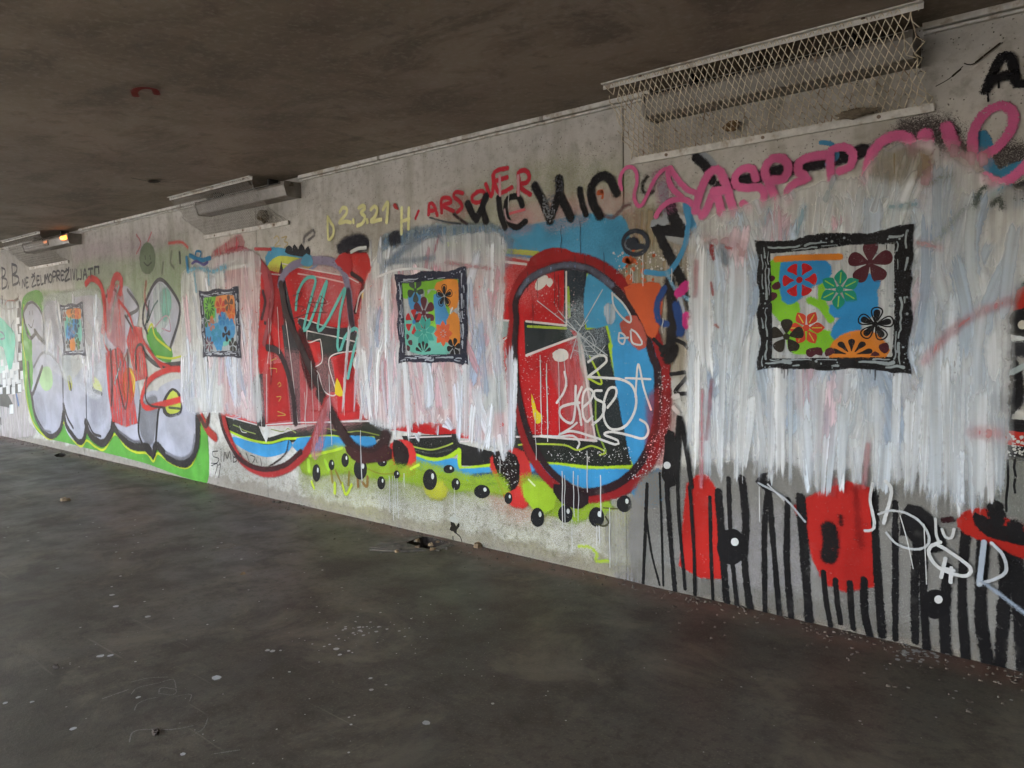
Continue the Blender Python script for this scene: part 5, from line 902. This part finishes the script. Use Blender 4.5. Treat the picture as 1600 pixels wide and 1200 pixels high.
# leftmost
c = (-10.217, 1.567); t = thing('painted_picture', 'leftmost stencilled picture in dark ornate frame on the silver letters', 'picture', group=GRP)
canvas(t, c, 'c0c4cc', [('aqua_blot', '7cc4b8', [('f', Lc('K', '265,380 420,380 500,420 520,760 420,780 280,760', c))]), ('blue_blot', '3f92d0', [('f', Lc('K', '290,540 400,440 440,440 420,680 350,740 280,760', c))]), ('orange_blot', 'd88a4a', [('f', Lc('K', '290,270 500,260 510,380 430,390 300,360', c)), ('f', Lc('K', '330,780 400,760 410,920 350,930', c))]), ('green_blot', '62a860', [('s', Lc('K', '470,780 480,900', c), 12)])])
for (x, y, R, n, col, kw) in [(385, 320, .1, 5, '5a4a2c', dict(rot=.3, wd=.04)), (340, 490, .12, 6, '2f6a4c', dict(rot=.3, wd=.044)), (450, 520, .12, 5, '254a6a', dict(rot=.9, wd=.05)), (345, 660, .13, 6, '1f5590', dict(rot=.2, wd=.05)), (430, 660, .11, 5, '274a5a', dict(rot=.5, wd=.044)), (300, 840, .1, 5, '3a3430', dict(rot=.3, wd=.04)), (470, 850, .12, 6, '2c4a30', dict(rot=.3, wd=.046)), (240, 380, .09, 5, '7a4a4a', dict(rot=.3, wd=.036)), (450, 330, .1, 5, 'd0603a', dict(rot=.1, wd=.044))]:
    flower(t, c, *at('K', x, y, c), R, n, col, **kw)
frame(t, c, 7, '2e3144', 'c3c9d6')
M['grey_mesh'] = mat_plain('weathered_mesh', (.42, .41, .385), .6, 0, .3, 40)
M['slab'] = mat_plain('worn_slab', (.125, .108, .088), .85, 0, .5, 14)
# ------------------------------------------------------------------ lamps, guards and trunking under the ceiling
def emis(name, col, s_):
    t = NT(name); t.out(col, .4); t.b.inputs['Emission Color'].default_value = (*col, 1); t.b.inputs['Emission Strength'].default_value = s_; return t.m
M['bulb'] = emis('lit_sodium_lamp', (1.0, .27, .045), .30)
M['glow'] = emis('dim_sodium_lamp', (.9, .34, .16), .07)
def clump(name, c, r, mat, parent, seed, sq=(1, 1, 1)):
    rr = random.Random(seed); bm = bmesh.new(); bmesh.ops.create_icosphere(bm, subdivisions=3, radius=1)
    from mathutils import noise
    for v in bm.verts:
        d = 1+.55*noise.noise(v.co*1.9+Vector((seed*3.1, 0, 0)))+.3*noise.noise(v.co*5+Vector((seed, 0, 0)))
        v.co = Vector((v.co.x*sq[0], v.co.y*sq[1], v.co.z*sq[2]))*d*r+Vector(c)
    me = bpy.data.meshes.new(name); bm.to_mesh(me); bm.free(); me.materials.append(mat); return link(name, me, parent)
YT, ZB = -.290, 2.415
def guard(label, x0, x1, skew, seed, wire=.0025):
    rr = random.Random(seed)
    t = thing('lamp_guard', label, 'lamp guard', ((x0+x1)/2, 0, H_CEIL), 'mesh guards over the ceiling lamps')
    O = Vector(((x0+x1)/2, 0, H_CEIL))
    a0 = Vector((0, YT, H_CEIL-.004)); b0 = Vector((0, -.014, ZB)); pit = .031; rows = 14
    nx = int((x1-x0)/pit); mb = MB()
    def node(i, j):
        f = j/rows; p = a0.lerp(b0, f); p = p+Vector((0, -.035, -.02))*math.sin(math.pi*f)
        x = x0+(i+(.5 if j % 2 else 0))*pit+skew*f
        e = 0
        if i <= 0 or i >= nx-1: e = rr.uniform(-.012, .012)
        return Vector((x+e, p.y+e*.6, p.z+e*.5))
    N = {}
    for j in range(rows+1):
        for i in range(nx+1): N[i, j] = node(i, j)
    for j in range(rows):
        for i in range(nx+1):
            for k in ((i, j+1), (i-1 if j % 2 == 0 else i+1, j+1)):
                if k in N and rr.random() > (.02 if 1 < i < nx-1 else .25): mb.tube([N[i, j]-O, N[k]-O], wire, 4)
    mb.build('wire_mesh', M['mesh_steel'] if wire > .002 else M['grey_mesh'], t)['kind'] = 'stuff'
    mb = MB(); mb.box((x0-.02-O.x, YT-.018, H_CEIL-.008-O.z), (x1+.02-O.x, YT+.014, H_CEIL-.0012-O.z), .001); mb.box((x0-.02-O.x, YT+.006, H_CEIL-.03-O.z), (x1+.02-O.x, YT+.0095, H_CEIL-.0085-O.z))
    tr = mb.build('top_rail', M['white_steel'], t)
    mb = MB(); mb.box((x0+skew-.015-O.x, -.0205, ZB-.032-O.z), (x1+skew+.015-O.x, -.009, ZB+.004-O.z), .001); br = mb.build('bottom_rail', M['white_steel'], t)
    for f in (.14, .5, .86):
        x = x0+skew+(x1-x0)*f-O.x
        for par, c, d in ((br, Vector((x, -.0208, ZB-.014-O.z)), Vector((0, -.005, 0))), (tr, Vector((x, YT-.002, H_CEIL-.0082-O.z)), Vector((0, 0, -.005)))):
            mb = MB(); mb.tube([c, c+d*.7, c+d], .0085, 8); mb.build('bolt', M['bolt'], par)
    return t
guard('large mesh lamp guard with rusty diamond wire at the upper right', -2.205, -.735, .0, 1)
guard('mesh lamp guard in the middle distance with a brown clump caught in it', -6.98, -5.62, .09, 2, .0018)
guard('far mesh lamp guard beside the lit orange lamp', -11.62, -10.30, .09, 3, .0018)

def lamp(label, x0, x1, lit, seed):
    t = thing('wall_lamp', label, 'lamp', ((x0+x1)/2, 0, 2.70)); ox, oz = (x0+x1)/2, 2.70
    mb = MB(); mb.prism([(-.001, 0), (-.150, 0), (-.158, -.03), (-.135, -.108), (-.12, -.115), (-.001, -.115)], x0+.02-ox, x1-.02-ox); mb.build('housing', M['housing'], t)
    for x in (x0, x1-.018):
        mb = MB(); mb.prism([(-.001, .004), (-.154, .004), (-.164, -.031), (-.139, -.113), (-.124, -.120), (-.001, -.120)], x-ox, x+.018-ox); mb.build('end_cap', M['housing'], t)
    mb = MB(); mb.box((x0+.06-ox, -.162, -.012), (x1-.06-ox, -.1515, -.004)); mb.build('hinge_strip', M['dark'], t)
    for f in (.2, .8):
        mb = MB(); x = x0+(x1-x0)*f-ox; mb.box((x-.012, -.12, .0005), (x+.012, -.03, H_CEIL-oz-.001)); mb.build('hanger', M['dark'], t)
    if lit:
        for f, s_ in ((.955, 1.0), (.55, .6)):
            x = x0+(x1-x0)*f-ox; mb = MB()
            mb.tube([(x-.075*s_, -.163, -.045), (x-.03*s_, -.168, -.05), (x+.03*s_, -.168, -.05), (x+.065*s_, -.163, -.045)], .024*s_, 10); mb.build('bulb', M['bulb' if s_ == 1 else 'glow'], t, True)
            mb = MB(); mb.box((x-.11*s_, -.16, -.09), (x+.09*s_, -.145, -.012), .003); mb.build('reflector', M['housing'], t)
    return t
lamp('unlit grey lamp housing behind the large upper-right mesh guard', -2.07, -.78, False, 1)
lamp('unlit grey lamp housing with broken muddy end, in the middle distance', -6.78, -5.34, False, 2)
lamp('far lamp with orange glowing bulb at its end', -11.3, -9.80, True, 3)
t = thing('dry_clump', 'brown dry clump caught in the middle mesh guard', 'debris'); x, z = wall_at(412, 338, .05); clump('clump', (x, -.055, z), .05, M['nest'], t, 4, (1, .8, 1))
t = thing('dry_clump', 'muddy nest stuck on the end of the middle lamp housing', 'debris'); clump('clump', (-5.40, -.10, 2.665), .06, M['nest'], t, 6, (1.0, .8, .8))
t = thing('dry_clump', 'heap of dirt lying in the right end of the upper-right mesh guard', 'debris'); x, z = wall_at(1335, 172, .06); clump('clump', (x, -.05, z-.012), .06, M['nest'], t, 8, (1.3, .35, .35))
t = thing('dry_clump', 'small brown leaf ball in the middle of the upper-right mesh guard', 'debris'); x, z = wall_at(1142, 197, .05); clump('clump', (x, -.045, z), .03, M['leaf'], t, 9, (1.2, .7, .8))
for i, (a, b, lab) in enumerate([(XL, -11.32, 'far left end of the white ceiling trunking, beyond the lit lamp'), (-9.79, -6.80, 'white ceiling trunking between the lit lamp and the middle lamp'), (-5.33, -2.09, 'white ceiling trunking between the middle and the upper-right lamp'), (-.77, XR, 'white ceiling trunking right of the upper-right lamp')]):
    t = thing('ceiling_trunking', lab, 'trunking', ((a+b)/2, 0, H_CEIL)); o = (a+b)/2
    mb = MB(); mb.prism([(-.001, -.002), (-.034, -.002), (-.034, -.026), (-.030, -.029), (-.001, -.029)], a-o, b-o); mb.build('channel', M['white_steel'], t)
    mb = MB(); mb.prism([(-.001, -.034), (-.022, -.034), (-.022, -.046), (-.001, -.046)], a-o, b-o); mb.build('lip', M['white_steel'], t)
    x = a+1.0
    while x < b-.2:
        mb = MB(); mb.box((x-o-.0125, -.0365, -.0305), (x-o+.0125, -.0005, -.0035)); mb.build('clip', M['housing'], t); x += 1.5

# ------------------------------------------------------------------ cracks and breaks in the wall's face
t = thing('wall_crack', 'diagonal dark crack in the bare concrete left of the black letter A', 'crack')
coat(t, 'crack', [('s', 'M', '100,332 180,288 240,240 285,195', .7, '2a241a'), ('s', 'M', '215,262 240,240 270,215', 1.6, '2a241a'), ('s', 'M', '300,178 345,188 400,160 470,98 545,40', .8, '2a241a'), ('s', 'M', '380,170 430,130 545,40', 1.5, '3a3226')])
t = thing('wall_break', 'dark broken-out hollow at the foot of the wall by the floor pit', 'crack')
P = Paint(); R_ = lambda s_: [wall_at(560+float(a)*.1375, 800+float(b)*.1375) for a, b in (q.split(',') for q in s_.split())]
P.fill(R_('1050,110 1090,130 1110,170 1140,130 1145,160 1115,200 1112,245 1080,215 1040,200 1060,160'), paint('1a1712', 'stencil'), .6); P.build('hollow', t)
P = Paint(); P.stroke(R_('1110,240 1160,285 1180,350'), 1.0, paint('1a1712')); P.stroke(R_('1075,280 1078,340'), 1.1, paint('1a1712')); P.build('crack', t)
P = Paint(); P.fill(R_('1050,70 1090,55 1130,90 1135,120 1095,110 1055,100'), paint('b8bab2', 'stencil'), .6); P.build('flake', t)

# ------------------------------------------------------------------ the floor's marks, breaks and litter
def flat(P, name, parent, z=.0, up=True):
    o = P.build(name, parent)
    o.rotation_euler = (math.radians(-90 if up else 90), 0, 0); o.location.z = z
    return o
def fpx(s_, z=0.0): return [floor_at(*map(float, q.split(',')), z) for q in s_.split()]
t = thing('floor_scribble', 'faint white scribbled drawing on the floor at lower left', 'graffiti')
for s_, w in (('160,1092 180,1085 200,1078', 1.3), ('205,1085 215,1075 245,1068 270,1062 275,1075', 1.0), ('248,1085 252,1075 275,1078 270,1086 250,1084', 1.1), ('210,1110 215,1100 230,1093 245,1090', 1.0), ('275,1088 298,1085 296,1096', .9), ('202,1160 207,1145 225,1140 270,1140 302,1134', 1.1), ('300,1150 318,1138 325,1122', .9), ('335,1178 374,1172', 1.2), ('205,1066 230,1060 262,1058', .8)):
    P = Paint(); P.stroke(fpx(s_), w, paint('8e8e8a', 'mist')); flat(P, 'line', t, .0005)
t = thing('floor_spatter', 'white paint flecks scattered over the dark floor', 'spatter')
P = Paint(); dots = []
for x, y, r in [(90,890,.014),(175,932,.02),(181,950,.02),(231,966,.02),(157,1028,.02),(173,1027,.018),(339,1062,.026),(418,1019,.016),(426,1020,.017),(525,1017,.018),(531,1026,.012),(115,1142,.016),(286,1182,.012),(579,1063,.012),(580,1081,.012),(666,1133,.022),(50,1100,.012),(8,1102,.012),(216,1093,.012),(545,1020,.01),(515,1010,.009),(770,1103,.01)]:
    a, b = floor_at(x, y); dots.append((a, b, r*.8))
for cx, cy, sx, sy, n, r in ((565,985,22,6,26,.011),(570,975,60,25,22,.008),(500,1005,40,14,14,.008),(700,965,90,8,16,.008),(560,930,60,14,10,.007),(1440,1024,26,9,70,.012),(1400,1012,50,10,24,.005),(1470,1025,50,14,14,.004),(250,840,160,30,26,.010),(330,870,160,30,24,.009),(60,830,60,20,10,.010),(660,1040,120,60,24,.006),(860,980,160,60,26,.005),(1200,1060,200,50,20,.005),(300,950,200,60,30,.007),(300,1120,240,50,26,.005),(1330,1090,140,40,16,.007)):
    for _ in range(n):
        x = RND.gauss(cx, sx); y = RND.gauss(cy, sy)
        a, b = floor_at(x, y)
        if b < -.02: dots.append((a, b, r*RND.uniform(.25, 1.0)**1.3))
P.dots(dots, paint('b9bab8', 'fresh')); o = flat(P, 'flecks', t, .0008); o['kind'] = 'stuff'
t = thing('ceiling_mark', 'small red curved spray mark on the dark ceiling at upper left', 'graffiti')
def cpx(s_): return [(a, -b) for a, b in (floor_at(*map(float, q.split(',')), H_CEIL) for q in s_.split())]
P = Paint(); P.stroke(cpx('212,146 210,138 222,133 240,135 245,143'), 5, paint('7c1a14', 'spray')); flat(P, 'mark', t, H_CEIL-.0005, False)
t = thing('ceiling_scar', 'dark sliver of spalled concrete in the ceiling above the middle lamp guard', 'crack')
P = Paint(); P.stroke(cpx('205,276 235,281 275,283'), 2.2, paint('0d0b09', 'spray'), w2=1); flat(P, 'scar', t, H_CEIL-.0005, False)
P = Paint(); P.fill(cpx('238,279 250,281 240,284 232,282'), paint('0d0b09', 'spray'), 1); flat(P, 'hollow', t, H_CEIL-.0009, False)

def chunk(mb, x, y, r, h, rr, n=7):
    pts = []; 
    for k in range(n):
        a = 2*math.pi*k/n+rr.uniform(-.25, .25); q = r*rr.uniform(.65, 1.15); pts.append((x+q*math.cos(a), y+q*math.sin(a)))
    tl = [(x+(a-x)*rr.uniform(.6, .85)+rr.uniform(-.1, .1)*r, y+(b-y)*rr.uniform(.6, .85), h*rr.uniform(.7, 1.1)) for a, b in pts]
    mb.add([(a, b, .0012) for a, b in pts]+tl, [tuple(range(n))[::-1], tuple(range(n, 2*n))]+[(k, (k+1) % n, n+(k+1) % n, n+k) for k in range(n)])
rr = random.Random(21)
t = thing('broken_slab', 'cracked pale concrete rim left of the open pit in the floor', 'rubble')
for s_, h in (('575,856 600,850 634,850 645,853 620,857 600,858', .006), ('576,860 605,859 648,855 662,858 668,861 640,863 600,862', .009), ('676,859 705,850 712,852 690,858 680,861', .006), ('590,848 625,842 655,836 662,838 640,846 605,850', .004)):
    q = fpx(s_); mb = MB(); n = len(q); cx = sum(p[0] for p in q)/n; cy = sum(p[1] for p in q)/n
    mb.add([(a, b, .001) for a, b in q]+[(cx+(a-cx)*.93, cy+(b-cy)*.9, h*rr.uniform(.7, 1.2)) for a, b in q], [tuple(range(n, 2*n))]+[(k, (k+1) % n, n+(k+1) % n, n+k) for k in range(n)]); mb.build('slab_piece', M['slab'], t)
for k in range(16):
    x, y = floor_at(rr.gauss(668, 34), rr.gauss(856, 5)); mb = MB(); chunk(mb, x, min(y, -.04), rr.uniform(.008, .028), rr.uniform(.006, .022), rr); mb.build('fragment', M['slab' if k % 3 else 'leaf'], t)
t = thing('wall_rubble', 'crumbs of plaster and reddish grit along the foot of the wall', 'rubble')
mb = MB()
for k in range(1000):
    x = -rr.random()**1.4*13.5-.2; y = -abs(rr.gauss(0, .08 if k % 3 else .25))-.006; chunk(mb, x, y, rr.uniform(.003, .010)*(2 if rr.random() < .06 else 1), rr.uniform(.002, .009), rr, 5)
o = mb.build('crumbs', M['rubble'], t); o['kind'] = 'stuff'
for lab, x, y, r, m in (('pale broken lump of plaster by the wall near the floor pit', 745, 852, .05, 'leaf'), ('small stone on the floor near the wall in the middle distance', 430, 786, .035, 'rubble'), ('dark leaf lying alone on the open floor', 383, 897, .028, 'leaf'), ('brown scrap lying on the floor at far left', 98, 782, .05, 'leaf'), ('small dark crumb on the floor at lower left', 90, 1042, .02, 'soil'), ('dark crumb on the floor inside the white scribble', 244, 1144, .022, 'soil'), ('pale scrap on the floor at lower right', 1394, 1073, .016, 'rubble'), ('dark scrap on the floor in front of the stripe mural', 1055, 949, .018, 'soil')):
    t = thing('litter', lab, 'litter'); a, b = floor_at(x, y)
    for k in range(3 if r > .03 else 2):
        mb = MB(); chunk(mb, a+rr.uniform(-.8, .8)*r, b+rr.uniform(-.5, .5)*r, r*rr.uniform(.5, .8), r*rr.uniform(.3, .7), rr); mb.build('fragment', M[m], t)
